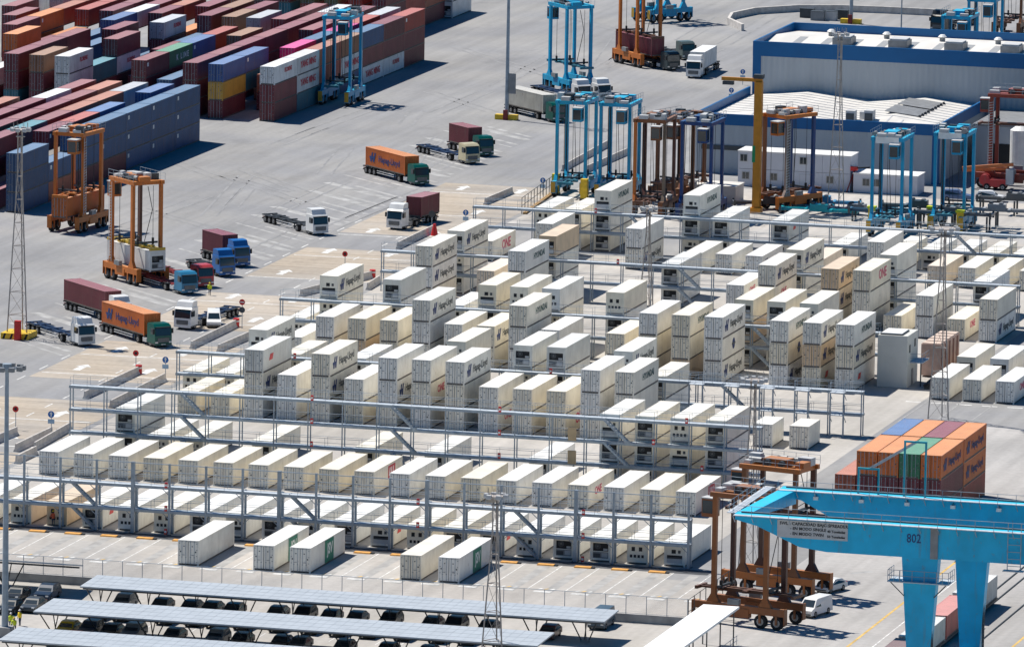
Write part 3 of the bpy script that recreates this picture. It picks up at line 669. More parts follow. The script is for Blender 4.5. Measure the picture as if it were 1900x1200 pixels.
lorry('white cab lorry under the blue straddle carrier, left of the pair',fr(1085,192),D45,WC,12.4,chassis=CHB)
lorry('white cab lorry beside the blue straddle carrier, right of the pair',fr(1122,190),D45,WC,7.4,chassis=CHB)
lorry('dark cab lorry receiving a maroon box from an orange carrier',fr(1250,132),D45,(.03,.05,.06),12.4,'low')
lorry('grey green cab lorry parked behind the dark cab one',fr(1278,112),D45,(.1,.14,.14),12.4,'low')
lorry('white box lorry facing the camera on the far apron',fr(1286,146,R(-88)),R(-88),WC,12.4,load=dict(color=(.76,.77,.77),L=10.0,label='white box body on the lorry facing the camera on the far apron',group=grp,off=-.4))
lorry('black cab lorry beyond the blue warehouse roof',at(1738,60,0),R(-100),(.03,.035,.04),12.4)
car('white delivery van driving beside the white lorry near the barriers',fr(398,609,R(-70),-2.4),R(-72),WC,'van','van','white vans')
car('white van standing by the brown straddle carriers under the crane',fr(1492,1146,R(-105),-2.4),R(-105),WC,'van','van','white vans')
car('white car half hidden behind the rear brown straddle carrier',at(1541,1096,0),R(-110),WC,'hatch','car','white vans')
car('white four door utility van in the machine park by the red carrier',at(1838,374,0),R(8),(.72,.75,.78),'suv','van','white vans')
car('grey utility van parked left of the white one in the machine park',at(1775,372,0),R(5),(.1,.16,.3),'suv','van','white vans')
# ================================================================ straddle carriers
SCB=(.005,.34,.6); SCB2=(.01,.38,.62); SCO=(.52,.15,.025); SCBR=(.2,.075,.03); SCN=(.008,.05,.19); SCR=(.26,.045,.03); SCD=(.1,.04,.03)
def straddle(label,c,rot,col,beam=None,legs=None,H=14.4,sp=7.5,L=9.4,cs=5.8,gw=4.4,cabside=-1,box=None,stripes=True,sign=None,spc=None):
    beam=beam or col; legs=legs or [col]*4
    t=thing('straddle_carrier',label,'straddle carrier',(c[0],c[1],0),rot,'straddle carriers of the terminal')
    g=gw/2
    for sy in (-1,1):
        mb=MB(); mb.box(-L/2,L/2,sy*g-.32,sy*g+.32,1.55,2.35,MP); mb.box(-L/2-.12,-L/2,sy*g-.36,sy*g+.36,.6,2.4,MP); mb.box(L/2,L/2+.12,sy*g-.36,sy*g+.36,.6,2.4,MP)
        for x in (-L*.42,-L*.24,L*.24,L*.42): mb.box(x-.13,x+.13,sy*g-.4,sy*g-.3,.6,1.6,MP); mb.box(x-.13,x+.13,sy*g+.3,sy*g+.4,.6,1.6,MP)
        mb.box(-1.3,1.3,sy*g-.38,sy*g+.38,1.0,2.0,MP)
        mb.box(-1.2,.2,sy*(g+.35)-.25,sy*(g+.35)+.25,2.35,3.0,MGREY)
        b=mb.build('side_beam',t,color=beam)
        for x in (-L*.42,-L*.24,L*.24,L*.42): wheel(t,x,sy*g,.78,.5)
        mb=MB(); mb.box(-L/2-.16,-L/2-.12,sy*g-.34,sy*g+.34,.7,2.3,MP); mb.build('bumper_plate',t,color=(.6,.36,.05) if col in (SCB,SCB2) else beam)
        for k,x in enumerate((-cs/2,cs/2)):
            mb=MB(); mb.box(x-.26,x+.26,sy*g-.21,sy*g+.21,2.35,H-.6,MP)
            mb.hexa([(x-.8,sy*g-.25,2.36),(x+.8,sy*g-.25,2.36),(x+.8,sy*g+.25,2.36),(x-.8,sy*g+.25,2.36)],[(x-.27,sy*g-.215,3.3),(x+.27,sy*g-.215,3.3),(x+.27,sy*g+.215,3.3),(x-.27,sy*g+.215,3.3)],MP)
            lg=mb.build('column',t,color=legs[(0 if sy<0 else 2)+k])
            if stripes and sy<0 and k==0:
                la=MB()
                for q in range(26): la.bar((x-.36,sy*g-.3,2.9+q*.4),(x+.36,sy*g-.3,3.05+q*.4),.07,LGREY)
                la.bar((x-.38,sy*g-.3,2.6),(x-.38,sy*g-.3,H-.8),.05,LGREY); la.bar((x+.38,sy*g-.3,2.6),(x+.38,sy*g-.3,H-.8),.05,LGREY); la.build('ladder',t)
            if sy>0 and k==1:
                ca=MB(); ca.cyl((x-.36,sy*g,2.4),(x-.36,sy*g,H-.9),.07,BLACK,6); ca.cyl((x-.1,sy*g+.3,2.4),(x-.1,sy*g+.3,H-.9),.05,BLACK,6); ca.build('cable',t)
    f=MB()
    for sy in (-1,1): f.box(-cs/2-.6,cs/2+.6,sy*g-.24,sy*g+.24,H-.62,H-.1,MP)
    for x in (-cs/2,cs/2): f.box(x-.28,x+.28,-g+.24,g-.24,H-.66,H-.13,MP)
    f.box(-cs/2+.3,cs/2-.3,-.5,.5,H-.6,H-.2,MP)
    top=f.build('top_frame',t,color=beam)
    m=MB()
    m.box(-1.6,1.3,-.95,.95,H-.2,H+.55,MP); m.cyl((-.9,-1.6,H+.1),(-.9,1.6,H+.1),.42,STEELD,10); m.cyl((.9,-1.5,H+.1),(.9,1.5,H+.1),.38,STEELD,10)
    m.box(cs/2-.5,cs/2+.6,-1.5,.2,H-.1,H+.5,MP); m.box(-cs/2-.5,-cs/2+.5,.3,1.6,H-.1,H+.45,LGREY)
    m.box(-cs/2-.3,-cs/2+.5,-1.9,-.6,H-.1,H+.28,LGREY)
    q=random.Random(int(abs(c[0]*7+c[1])))
    m.build('hoist_machinery',t,color=beam)
    for nm_,mm_,k_ in (('electric_cabinet',LGREY,3),('motor',MGREY,3),('oil_cooler',STEELD,2)):
        for _ in range(k_):
            e=MB(); ex=q.uniform(-cs/2,cs/2); ey=q.uniform(-g,g); a_,b_,h_=q.uniform(.3,.8),q.uniform(.25,.6),q.uniform(.4,1.0)
            if nm_=='motor': e.cyl((ex-a_,ey,H+.3),(ex+a_,ey,H+.3),b_*.7,mm_,10)
            else: e.box(ex-a_,ex+a_,ey-b_,ey+b_,H-.12,H-.1+h_,mm_)
            e.build(nm_,t)
    r=MB()
    for sy in (-1,1):
        for zz in (.5,1.0): r.cyl((-cs/2-.6,sy*(g+.3),H-.1+zz),(cs/2+.6,sy*(g+.3),H-.1+zz),.025,STEEL,5)
        for q in range(6): x=-cs/2-.6+q*(cs+1.2)/5; r.cyl((x,sy*(g+.3),H-.1),(x,sy*(g+.3),H+.9),.025,STEEL,5)
    r.build('guard_rail',t)
    cb=MB(); x0=cabside*(cs/2+.35); xa,xb=sorted((x0,x0+cabside*1.5)); cb.box(xa,xb,-g+.25,-g+1.65,H-3.0,H-1.0,MP); cb.box(xa-.1,xb+.1,-g+.2,-g+1.7,H-1.0,H-.88,LGREY)
    ob=cb.build('cab',t,color=beam)
    w=MB(); w.box(xa+.1,xb-.1,-g+.23,-g+.25,H-2.6,H-1.2,GLASS); w.box(xb,xb+.015,-g+.35,-g+1.55,H-2.7,H-1.2,GLASS); w.box(xa-.015,xa,-g+.35,-g+1.55,H-2.7,H-1.2,GLASS); w.build('cab_window',ob)
    # spreader on four ropes
    s=MB()
    s.box(-3.0,3.0,-.55,-.25,sp,sp+.35,MP); s.box(-3.0,3.0,.25,.55,sp,sp+.35,MP)
    for x in (-3.0,3.0,0): s.box(x-.3,x+.3,-1.1,1.1,sp+.02,sp+.3,MP)
    for sx in (-1,1):
        for yy in (-.4,.4): s.box(min(sx*3,sx*5.9),max(sx*3,sx*5.9),yy-.1,yy+.1,sp+.05,sp+.28,MP)
        s.box(sx*5.95-.16,sx*5.95+.16,-1.2,1.2,sp-.05,sp+.3,MP)
    spd=s.build('spreader',t,color=spc or ((.12,.05,.03) if col not in (SCB,SCB2) else (.02,.16,.24)))
    h=MB()
    for x in (-cs/2+.35,cs/2-.35):
        h.box(x-.12,x+.12,-g+.28,g-.28,sp+.45,sp+.7,STEELD)
        for yy in (-1.2,1.2):
            h.cyl((x,yy,sp+.5),(x,yy,H-.9),.035,BLACK,5)
            h.box(x-.14,x+.14,yy-.12,yy+.12,sp+.3,sp+1.2,BLACK)
    h.bar((cs/2-.8,.6,H-1.0),(cs/2-.2,1.0,H-4.2),.07,BLACK); h.bar((cs/2-.2,1.0,H-4.2),(cs/2-1.3,.4,sp+.6),.07,BLACK)
    h.build('hoist_rope',spd)
    if sign:
        q=MB(); q.box(cabside*0-cs/2-.66,-cs/2-.6,-1.7,1.7,H-.95,H-.05,WHITE); o=q.build('name_board',t)
    if box:
        b=dict(box); flip=b.pop('flip',False)
        container(b.pop('kind','dry'),(c[0],c[1],sp-2.9-.05),rz=rot-PI/2,flip=flip,**b)
    return t
H_='containers held in straddle carriers'
straddle('orange straddle carrier gripping an orange box low, in front of the dark blue stacks',(-81.8,62.9),R(82),SCO,sp=5.3,legs=[SCO,SCO,SCO,SCO],spc=SCO,box=dict(color=(.5,.13,.03),label='orange red container held low by the carrier at the blue stacks',group=H_))
straddle('orange straddle carrier setting a white reefer onto the teal blue lorry',(-58.6,17.8),R(-43),SCO,sp=5.1,legs=[SCO,SCO,SCD,SCO],spc=(.55,.36,.04),box=dict(kind='reefer',color=(.72,.72,.7),unit=0,flip=False,label='white reefer with brown roof edge hanging in the orange straddle carrier',group=H_))
straddle('blue straddle carrier standing against the wall of maroon stacks',(-87.2,214.6),R(90),SCB,sp=3.2,stripes=False)
straddle('blue straddle carrier lowering over two white cab lorries',(-57.1,243.6),R(-48),SCB,sp=4.3,stripes=False)
straddle('orange straddle carrier with a maroon box, beside the dark cab lorry',(-55.3,282),R(-46),SCO,sp=5.1,stripes=False,box=dict(color=MAR,label='maroon container hanging in the far orange straddle carrier',group=H_))
straddle('blue straddle carrier cut by the top edge behind the orange one',(-67.4,344.5),R(54),SCB,sp=4.5,stripes=False)
straddle('blue straddle carrier parked at the left end of the machine row',(-24.7,125.7),R(90),SCB2,sp=2.2,stripes=False)
straddle('blue straddle carrier parked second from left in the machine row',(-18.0,125.6),R(90),SCB,sp=2.4,stripes=False)
straddle('brown and orange straddle carrier with grimy grey column, right of two blue ones',(-8.6,109.6),R(90),SCBR,legs=[(.2,.15,.11),SCD,SCO,SCD],sp=2.3,stripes=False)
straddle('navy blue straddle carrier with orange rear columns behind a white reefer',(-1.4,109.5),R(88),SCN,legs=[SCN,SCN,SCN,SCBR],sp=2.4,stripes=False)
straddle('orange straddle carrier with hazard striped column by the yellow jib post',(8.6,122.0),R(62),SCO,legs=[(.25,.2,.18),SCN,SCBR,SCN],sp=2.6)
straddle('light blue straddle carrier with blank board, left one by the warehouse corner',(28.4,103.2),R(90),SCB,sp=2.6,stripes=False,sign=True)
straddle('light blue straddle carrier with pale board, right one by the warehouse corner',(35.8,111.5),R(90),SCB,sp=2.6,stripes=False,sign=True)
straddle('rusty red straddle carrier standing broadside at the right edge',(35.5,158.0),R(0),SCR,sp=9.4,L=12,cs=7.6,stripes=True)
straddle('brown straddle carrier in the foreground under the tip of the blue crane',(81.2,-198.2),R(-14),(.27,.09,.03),legs=[(.3,.1,.03),(.3,.1,.03),SCD,SCD],sp=3.4,L=11.2,cs=6.4,H=14.6,stripes=False)
straddle('rear brown straddle carrier with orange machinery deck, behind the foreground one',(79.8,-179.2),R(-14),(.42,.13,.03),legs=[SCBR,SCBR,SCD,SCD],sp=9.0,L=11.2,cs=6.4,H=14.6,stripes=False)
straddle('dark brown straddle carrier with red hoist, behind the two blue parked ones',at(1265,222,12),R(70),SCBR,sp=3,stripes=False,H=12.6)
x,y=at(1782,25,14.4); straddle('blue straddle carrier beyond the warehouse roof, nearer of two',(x,y),R(90),SCB,sp=2.5,stripes=False)
x,y=at(1820,-2,14.4); straddle('blue straddle carrier beyond the warehouse roof, farther of two',(x,y+4),R(90),SCB,sp=2.5,stripes=False)
x,y=at(1870,66,0); straddle('brown legged straddle carrier beyond the warehouse at the upper right corner',(x,y+3),R(90),SCBR,sp=2.5,stripes=False)
# ================================================================ rail mounted crane 802
CB=(.008,.47,.78)
def crane():
    yF,yB=-231.0,-214.2; z0,z1=14.6,18.0; x0=99
    t=thing('rail_crane','large sky blue gantry crane with number 802 on its girder','gantry crane',(108,-223,0))
    def bld(mb,n,par=t,color=CB):
        mb.v=[(a-108,b+223,c) for a,b,c in mb.v]; return mb.build(n,par,color=color)
    for y,nm in ((yF,'f'),(yB,'b')):
        mb=MB(); w=.75; xe=87.6 if nm=='f' else 88.4
        poly=[(xe,z1-.55),(xe,z1),(136,z1),(136,z0),(x0-1.5,z0),(x0-4.4,z0+.35),(xe+2.4,z1-1.1)]
        mb.prism(poly,y-w,y+w,MP,'y'); mb.prism([(xe-.02,z1),(136,z1),(136,z1+.06),(xe-.02,z1+.06)],y-w-.25,y+w+.25,MP,'y')
        g=bld(mb,'girder')
        mb=MB(); ys=y-w-.95
        mb.box(xe,136,ys,y-w-.252,z1-.02,z1+.06,GRATE); 
        for k in range(25): x=xe+k*2; mb.cyl((x,ys,z1),(x,ys,z1+1.1),.03,STEEL,5); mb.bar((x,y-w,z1-.8),(x,ys,z1-.05),.07,STEEL)
        for zz in (.55,1.1): mb.cyl((xe,ys,z1+zz),(136,ys,z1+zz),.03,STEEL,5)
        bld(mb,'walkway',t,None)
        mb=MB(); mb.box(xe+.5,136,y-.08,y+.08,z1+.06,z1+.2,STEELD); bld(mb,'trolley_rail',t,None)
        for k in range(9):
            if nm=='f': break
            mb=MB(); x=xe+4+k*5; mb.box(x-.25,x+.25,y-w-.35,y-w-.01,z1-.9,z1-.55,WHITE); mb.bar((x,y-w,z1-.3),(x,y-w-.3,z1-.6),.06,STEELD)
            bld(mb,'floodlight',t,None)
    mb=MB(); mb.hexa([(87.5,yF+.75,z1-.6),(89,yF+.75,z1-.6),(90.2,yB-.75,z1-1.5),(88.4,yB-.75,z1-1.5)],[(87.5,yF+.75,z1),(89,yF+.75,z1),(90.2,yB-.75,z1),(88.4,yB-.75,z1)],MP); bld(mb,'end_tie')
    mb=MB()
    for k in range(9):
        y=yF+.8+k*1.95; mb.cyl((86.6,y,z1),(86.6,y,z1+1.1),.03,STEEL,5)
    for zz in (.55,1.1): mb.cyl((86.6,yF,z1+zz),(86.6,yB,z1+zz),.03,STEEL,5)
    mb.box(86.5,87.45,yF,yB,z1-.04,z1+.03,GRATE); bld(mb,'end_walkway',t,None)
    for y in (yF,yB):
        for xl in ((107.6,132) if y==yF else (109.5,132)):
            mb=MB(); a,b=1.95,1.05
            mb.hexa([(xl-b,y-.6,1.6),(xl+b,y-.6,1.6),(xl+b,y+.6,1.6),(xl-b,y+.6,1.6)],[(xl-a,y-.74,z0),(xl+a,y-.74,z0),(xl+a,y+.74,z0),(xl-a,y+.74,z0)],MP); lg=bld(mb,'leg')
            mb=MB(); mb.box(xl+1.3,xl+1.42,y-.5,y-.4,1.6,z0,STEELD); mb.box(xl+1.3,xl+1.42,y+.1,y+.2,1.6,z0,STEELD)
            for k in range(22): mb.box(xl+1.34,xl+1.4,y-.45,y+.15,2+k*.55,2.05+k*.55,STEELD)
            bld(mb,'ladder',t,None)
    for xl in (107.6,132):
        mb=MB(); mb.hexa([(xl-.6,yF-3,.9),(xl+.6,yF-3,.9),(xl+.6+(1.9 if xl<110 else 0),yB+3,.9),(xl-.6+(1.9 if xl<110 else 0),yB+3,.9)],[(xl-.6,yF-3,1.6),(xl+.6,yF-3,1.6),(xl+.6+(1.9 if xl<110 else 0),yB+3,1.6),(xl-.6+(1.9 if xl<110 else 0),yB+3,1.6)],MP); bld(mb,'sill_beam')
        for y in (yF-2,yF+1.5,yB-1.5,yB+2):
            mb=MB(); mb.cyl((xl-.2,y,.4),(xl+.2,y,.4),.4,STEELD,12); bld(mb,'rail_wheel',t,None)
    # service platform on the near leg
    mb=MB(); zp=12.1; mb.box(104.3,110.9,yF-1.5,yF-.75,zp-.1,zp,GRATE); mb.box(104.3,105.6,yF-.75,yF+1.5,zp-.1,zp,GRATE); mb.box(109.6,110.9,yF-.75,yF+1.5,zp-.1,zp,GRATE)
    for x in (104.35,105,105.6,109.6,110.2,110.85):
        mb.cyl((x,yF-1.45,zp),(x,yF-1.45,zp+1.2),.035,STEEL,5)
    for k in range(6): x=104.35+k*1.3; mb.cyl((x,yF-1.45,zp),(x,yF-1.45,zp+1.2),.03,STEEL,5)
    for x in (104.35,110.85):
        for yy in (-.5,.4,1.4): mb.cyl((x,yF+yy,zp),(x,yF+yy,zp+1.2),.03,STEEL,5)
        for zz in (.6,1.2): mb.cyl((x,yF-1.45,zp+zz),(x,yF+1.4,zp+zz),.03,STEEL,5)
    for zz in (.6,1.2): mb.cyl((104.35,yF-1.45,zp+zz),(110.85,yF-1.45,zp+zz),.03,STEEL,5)
    for x,s in ((106,-1),(109.2,1)): mb.bar((x,yF-.8,zp-1.6),(x+s*1.4,yF-1.3,zp-.1),.1,STEELD)
    bld(mb,'service_platform',t,None)
    # trolley frames on the rear girder
    for xa,hh,wd in ((97.0,2.7,2.2),(102.0,5.9,2.3)):
        mb=MB()
        for x in (xa,xa+wd): mb.box(x-.1,x+.1,yB-.9,yB-.7,z1,z1+hh,MP)
        mb.box(xa-.1,xa+wd+.1,yB-.92,yB-.68,z1+hh,z1+hh+.2,MP); bld(mb,'portal_frame',t,(.02,.4,.5))
    mb=MB(); 
    for dx in (0,.28): mb.bar((98.2+dx,yB-.8,z1+2.9),(103.2+dx,yB-.8,z1+6.1),.14,LGREY)
    bld(mb,'cable_tray',t,None)
    # fibre board with the load table, and the crane number
    mb=MB(); xs0,xs1=92.2,99.8; mb.box(xs0,xs1,yF-.83,yF-.752,15.9,17.75,LGREY); sg=bld(mb,'load_board',t,None)
    def txt(s,x,z,size,al='L',m=BLACK,sx=1.,par=sg,y=yF-.845):
        me=text_mesh(s,size,m,sx,.008); wdt=max(v.co.x for v in me.vertices)-min(v.co.x for v in me.vertices)
        o=bpy.data.objects.new('lettering',me); COL.objects.link(o); o.parent=par
        o.matrix_local=Matrix.Translation((x+(wdt/2 if al=='L' else 0)-108,y+223,z))@Matrix.Rotation(PI/2,4,'X')
    txt('SWL - CAPACIDAD BAJO SPREADER',92.45,17.4,.46)
    txt('- EN MODO SINGLE',93.6,16.9,.44); txt('40 Toneladas',97.6,16.8,.36)
    txt('- EN MODO TWIN',93.6,16.35,.44); txt('50 Toneladas',97.6,16.25,.36)
    txt('802',106.9,16.6,1.35,'C',NAVY_T,.78,t,yF-.765)
    mb=MB(); mb.box(108.7,109.5,yF-.9,yF-.752,z0,z1,MGREY); bld(mb,'cable_duct',t,None)
    mb=MB()
    for k in range(5): mb.box(117,118.4,yF-1.1,yF-1.04,14.4+k*.75,14.46+k*.75,STEEL)
    for x in (117,118.4): mb.box(x-.04,x+.04,yF-1.12,yF-1.02,13.8,z1+1,STEEL)
    mb.box(116.6,118.8,yF-1.6,yF-.76,13.9,14.0,GRATE); bld(mb,'access_ladder',t,None)
crane()
# ================================================================ lattice and tubular light masts
def lattice(label,x,y,h,wb=2.6,wt=.6,base=None,lamps=8,head=1.0,rz=0):
    t=thing('lattice_mast',label,'light mast',(x,y,0),rz,'lattice light masts')
    mb=MB(); col=mat('mast_steel',(.42,.38,.35),.6,.3,.25,1); n=int(h/3)
    P=lambda k,z:(lambda w:(w*math.cos(PI/2+k*2*PI/3)*.577,w*math.sin(PI/2+k*2*PI/3)*.577,z))(wb+(wt-wb)*min(1,z/(h*.8)))
    for k in range(3):
        for i in range(n): mb.bar(P(k,i*h/n),P(k,(i+1)*h/n),.13,col)
        for i in range(1,n): mb.bar(P(k,i*h/n),P((k+1)%3,i*h/n),.07,col)
        for i in range(n): mb.bar(P(k,i*h/n),P((k+1)%3,(i+1)*h/n),.035,col)
    mb.build('lattice_shaft',t)
    mb=MB(); mb.cyl((0,0,h),(0,0,h+.12),head,col,14); mb.cyl((0,0,h-.9),(0,0,h-.8),head*.6,col,10)
    for k in range(8): a=k*PI/4; mb.cyl((head*math.cos(a),head*math.sin(a),h+.1),(head*math.cos(a),head*math.sin(a),h+1.0),.03,col,5)
    mb.build('head_platform',t)
    for k in range(lamps):
        a=k*2*PI/lamps; q=MB(); r=head+.15; c=(r*math.cos(a),r*math.sin(a)); q.box(c[0]-.25,c[0]+.25,c[1]-.25,c[1]+.25,h-.1,h+.3,LGREY); q.box(c[0]-.2,c[0]+.2,c[1]-.2,c[1]+.2,h-.14,h-.1,WHITE); q.build('floodlight',t)
    if base=='yellow':
        q=MB(); q.box(-1.9,1.9,-1.9,1.9,0,.8,YELLOW)
        for i in range(4): q.prism([(-1.7+i*1.0,.02),(-1.4+i*1.0,.02),(-1.1+i*1.0,.78),(-1.4+i*1.0,.78)],-1.905,-1.9,BLACK,'y')
        q.build('base_block',t); q=MB(); q.box(.2,1.0,-2.6,-2.0,0,2.6,RED); q.build('red_cabinet',t)
    if base=='box': q=MB(); q.box(-.1,1.5,-.9,-.6,3,6.2,MGREY); q.build('electrical_cabinet',t)
    return t
def xy(u,v): return at(u,v,0)
x,y=xy(35,626); lattice('lattice mast on yellow block with red cabinet, left of the stacks',x,y,27.5,2.8,.6,'yellow')
x,y=xy(1200,596); lattice('slim lattice mast rising between the middle reefer stacks',x,y,15.2,2.2,.5,None,6,.8)
x,y=xy(1743,776); lattice('tall lattice mast standing behind the orange container block',x,y,24,2.6,.6,None,8,1.6)
x,y=xy(1552,398); lattice('tall pale lattice mast before the blue and white warehouse',x,y,26.5,2.6,.6,None,6,.9)
lattice('lattice mast with round lamp crown behind the crane tip',73.5,-166,21.5,2.4,.6,None,10,1.2)
lattice('lattice mast in the foreground beside the rightmost green panelled reefer',*at(915,1240,0),18.5,2.5,.55,None,6,.9)
def pole(label,x,y,h,r=.32,base=None,head='ring'):
    t=thing('light_pole',label,'light mast',(x,y,0),0,'tubular light masts')
    mb=MB(); mb.cyl((0,0,0),(0,0,h),r,STEEL,12,r*.55); mb.build('pole',t)
    mb=MB(); 
    for k in range(10):
        a=k*2*PI/10+.3; c=(1.7*math.cos(a),1.7*math.sin(a)); mb.bar((0,0,h),(c[0],c[1],h+.05),.08,STEEL); mb.box(c[0]-.3,c[0]+.3,c[1]-.22,c[1]+.22,h-.15,h+.3,MGREY); mb.box(c[0]-.25,c[0]+.25,c[1]-.18,c[1]+.18,h-.2,h-.15,WHITE)
    mb.cyl((0,0,h-.2),(0,0,h+.5),.5,STEEL,12); mb.build('floodlight_ring',t)
    if base=='y':
        q=MB()
        for s in (-1,1): q.box(s*1.1-.7,s*1.1+.7,-.6,.6,0,.8,YELLOW)
        q.build('base_block',t); q=MB(); q.box(-.35,.35,-.95,-.65,0,1.6,mat('oxide_red',(.2,.03,.03))); q.build('cabinet',t); q=MB(); q.box(.35,1.5,-.45,-.3,4.2,7.4,MGREY); q.build('sign_panel',t)
    if base=='g': q=MB(); q.box(-.8,.8,-.8,.8,0,1.1,CONCD); q.build('base_block',t)
pole('grey tubular light pole at the left edge in front of the racks',*at(9,1180,0),29.2,.38,'g')
pole('tall grey tubular pole with yellow base blocks beside the pale trailer',*at(940,222,0),30,.34,'y')
pole('far tubular pole with yellow block base beyond the warehouse roof',*at(1579,44,0),30,.34,'y')
pole('distant tubular pole at the top right, beyond the warehouse',*at(1672,60,0),12,.14)
# ================================================================ warehouse and offices
WALL=mat('ribbed_wall',(.40,.44,.48),.6,.1,.06,.5,(1,1,.2)); FBLUE=mat('fascia_blue',(.0,.105,.30),.5,.0,.08,.5); ROOFM=mat('roof_sheet',(.66,.64,.60),.6,.0,.12,.35,(1,.3,1)); ROOFG=mat('roof_light_panel',(.36,.36,.35),.4,0,.1,1)
def ribbed(mb,p,q,z0,z1,nrm,m,pitch=.9,dep=.05): corrug(mb,p,q,z0,z1,nrm,pitch,dep,m)
def warehouse():
    x0,x1,y0,y1,zt=-13.6,62,190.5,217.0,16.2; zb=13.9
    t=thing('warehouse','blue and white warehouse with skylights and a parapet along the roof','warehouse',((x0+x1)/2,(y0+y1)/2,0)); ox,oy=(x0+x1)/2,(y0+y1)/2
    def b(mb,n,par=t): mb.v=[(a-ox,c-oy,d) for a,c,d in mb.v]; return mb.build(n,par)
    mb=MB(); ribbed(mb,(x0+1.2,y0),(x1,y0),0,zb,(0,-1),WALL); ribbed(mb,(x0,y1),(x0,y0+.8),0,zb,(-1,0),WALL); mb.quad((x1,y0,0),(x1,y1,0),(x1,y1,zb),(x1,y0,zb),WALL); mb.quad((x1,y1,0),(x0,y1,0),(x0,y1,zb),(x1,y1,zb),WALL); b(mb,'wall')
    mb=MB(); mb.box(x0-.1,x0+1.2,y0-.12,y0+.8,0,zb,FBLUE)
    mb.box(x0-.12,x1,y0-.14,y0+.16,zb,zt,FBLUE); mb.box(x0-.12,x1,y1-.16,y1+.14,zb,zt,FBLUE); mb.box(x0-.12,x0+.18,y0+.16,y1-.16,zb,zt,FBLUE); mb.box(x1-.2,x1,y0+.16,y1-.16,zb,zt,FBLUE); b(mb,'parapet')
    mb=MB(); ym=(y0+y1)/2
    mb.add([(x0+.19,y0+.17,zb+1.0),(x1-.21,y0+.17,zb+1.0),(x1-.21,ym,zb+1.9),(x0+.19,ym,zb+1.9)],[(0,1,2,3)],ROOFM); mb.add([(x0+.19,ym,zb+1.9),(x1-.21,ym,zb+1.9),(x1-.21,y1-.17,zb+1.0),(x0+.19,y1-.17,zb+1.0)],[(0,1,2,3)],ROOFM); rf=b(mb,'roof')
    sl=.9/(ym-y0-.17)
    for k in range(12):
        x=x0+4.5+k*4.45
        for s in (0,):
            q=MB(); a=y0+2; c=ym-1; za,zc=zb+1.03+(a-y0-.17)*sl,zb+1.03+(c-y0-.17)*sl
            q.add([(x,a,za),(x+1.3,a,za),(x+1.3,c,zc),(x,c,zc)],[(0,1,2,3)],ROOFG); b(q,'roof_light',rf)
        if k%2==1:
            q=MB(); yy=ym-5; zz=zb+1.5; q.box(x+2.0,x+5.0,yy-1.7,yy+1.7,zz,zz+1.1,MGREY); q.box(x+2.2,x+4.8,yy-1.5,yy+1.5,zz+1.1,zz+1.35,LGREY); b(q,'ridge_vent',rf)
            q=MB(); q.cyl((x-.2,ym+2,zb+1.6),(x-.2,ym+2,zb+2.5),.45,MGREY,10); q.cyl((x-.2,ym+2,zb+2.5),(x-.2,ym+2,zb+2.85),.7,WHITE,12,.35); b(q,'roof_cowl',rf)
    # lower front annexe
    ax0,ax1,ay0,ay1,at_=-14.1,23.5,156.3,y0-.2,9.1; ab=7.4
    t2=thing('annexe','low annexe with blue parapet and two hipped white roofs','warehouse',((ax0+ax1)/2,(ay0+ay1)/2,0)); ox,oy=(ax0+ax1)/2,(ay0+ay1)/2
    def b2(mb,n,par=t2): mb.v=[(a-ox,c-oy,d) for a,c,d in mb.v]; return mb.build(n,par)
    mb=MB(); ribbed(mb,(ax0,ay0),(ax1-.9,ay0),0,ab,(0,-1),WALL); ribbed(mb,(ax0,ay1),(ax0,ay0),0,ab,(-1,0),WALL); ribbed(mb,(ax1,ay0+.9),(ax1,ay1),0,ab,(1,0),WALL); b2(mb,'wall')
    mb=MB(); mb.box(ax0-.1,ax1+.1,ay0-.14,ay0+.16,ab,at_,FBLUE); mb.box(ax0-.12,ax0+.18,ay0+.16,ay1,ab,at_,FBLUE); mb.box(ax1-.18,ax1+.12,ay0+.16,ay1,ab,at_,FBLUE); mb.box(ax1-.9,ax1+.1,ay0-.12,ay0+.9,0,ab,FBLUE); b2(mb,'parapet')
    mb=MB()
    xm=(ax0+ax1)/2+.5
    for xa,xb in ((ax0+.19,xm),(xm,ax1-.19)):
        xc=(xa+xb)/2; ya,yb=ay0+.17,ay1-.01; z0,z1=ab+.45,ab+1.5
        c=[(xa,ya,z0),(xb,ya,z0),(xb,yb,z0),(xa,yb,z0),(xc,ya+9,z1),(xc,yb-1.0,z1)]
        mb.add(c,[(0,1,4),(1,2,5,4),(2,3,5),(3,0,4,5)],ROOFM)
    rf2=None
    for xa,xb in ((ax0+.19,xm),(xm,ax1-.19)):
        xc=(xa+xb)/2; z0,z1=ab+.48,ab+1.53
        for k in range(9):
            f=k/9; y=ay0+9.5+f*(ay1-ay0-11)
            mb.bar((xc,y,z1),(xb,y,z0),.22,LGREY,.06); mb.bar((xc,y,z1),(xa,y,z0),.22,LGREY,.06)
        for k in range(1,8): 
            x=xa+(xb-xa)*k/8; f=1-abs(x-xc)/((xb-xa)/2); mb.bar((x,ay0+.4,z0),(x,ay0+.17+9*f,z0+1.05*f),.22,LGREY,.06)
    rf2=b2(mb,'roof')
    mb=MB()
    for k in range(2): mb.box(xm+3+k*2.6,xm+4.4+k*2.6,ay0+4+k*1.2,ay0+5.6+k*1.2,ab+.6,ab+2.6,LGREY); mb.box(xm+3.1+k*2.6,xm+4.3+k*2.6,ay0+3.95+k*1.2,ay0+4+k*1.2,ab+1.0,ab+2.2,STEELD)
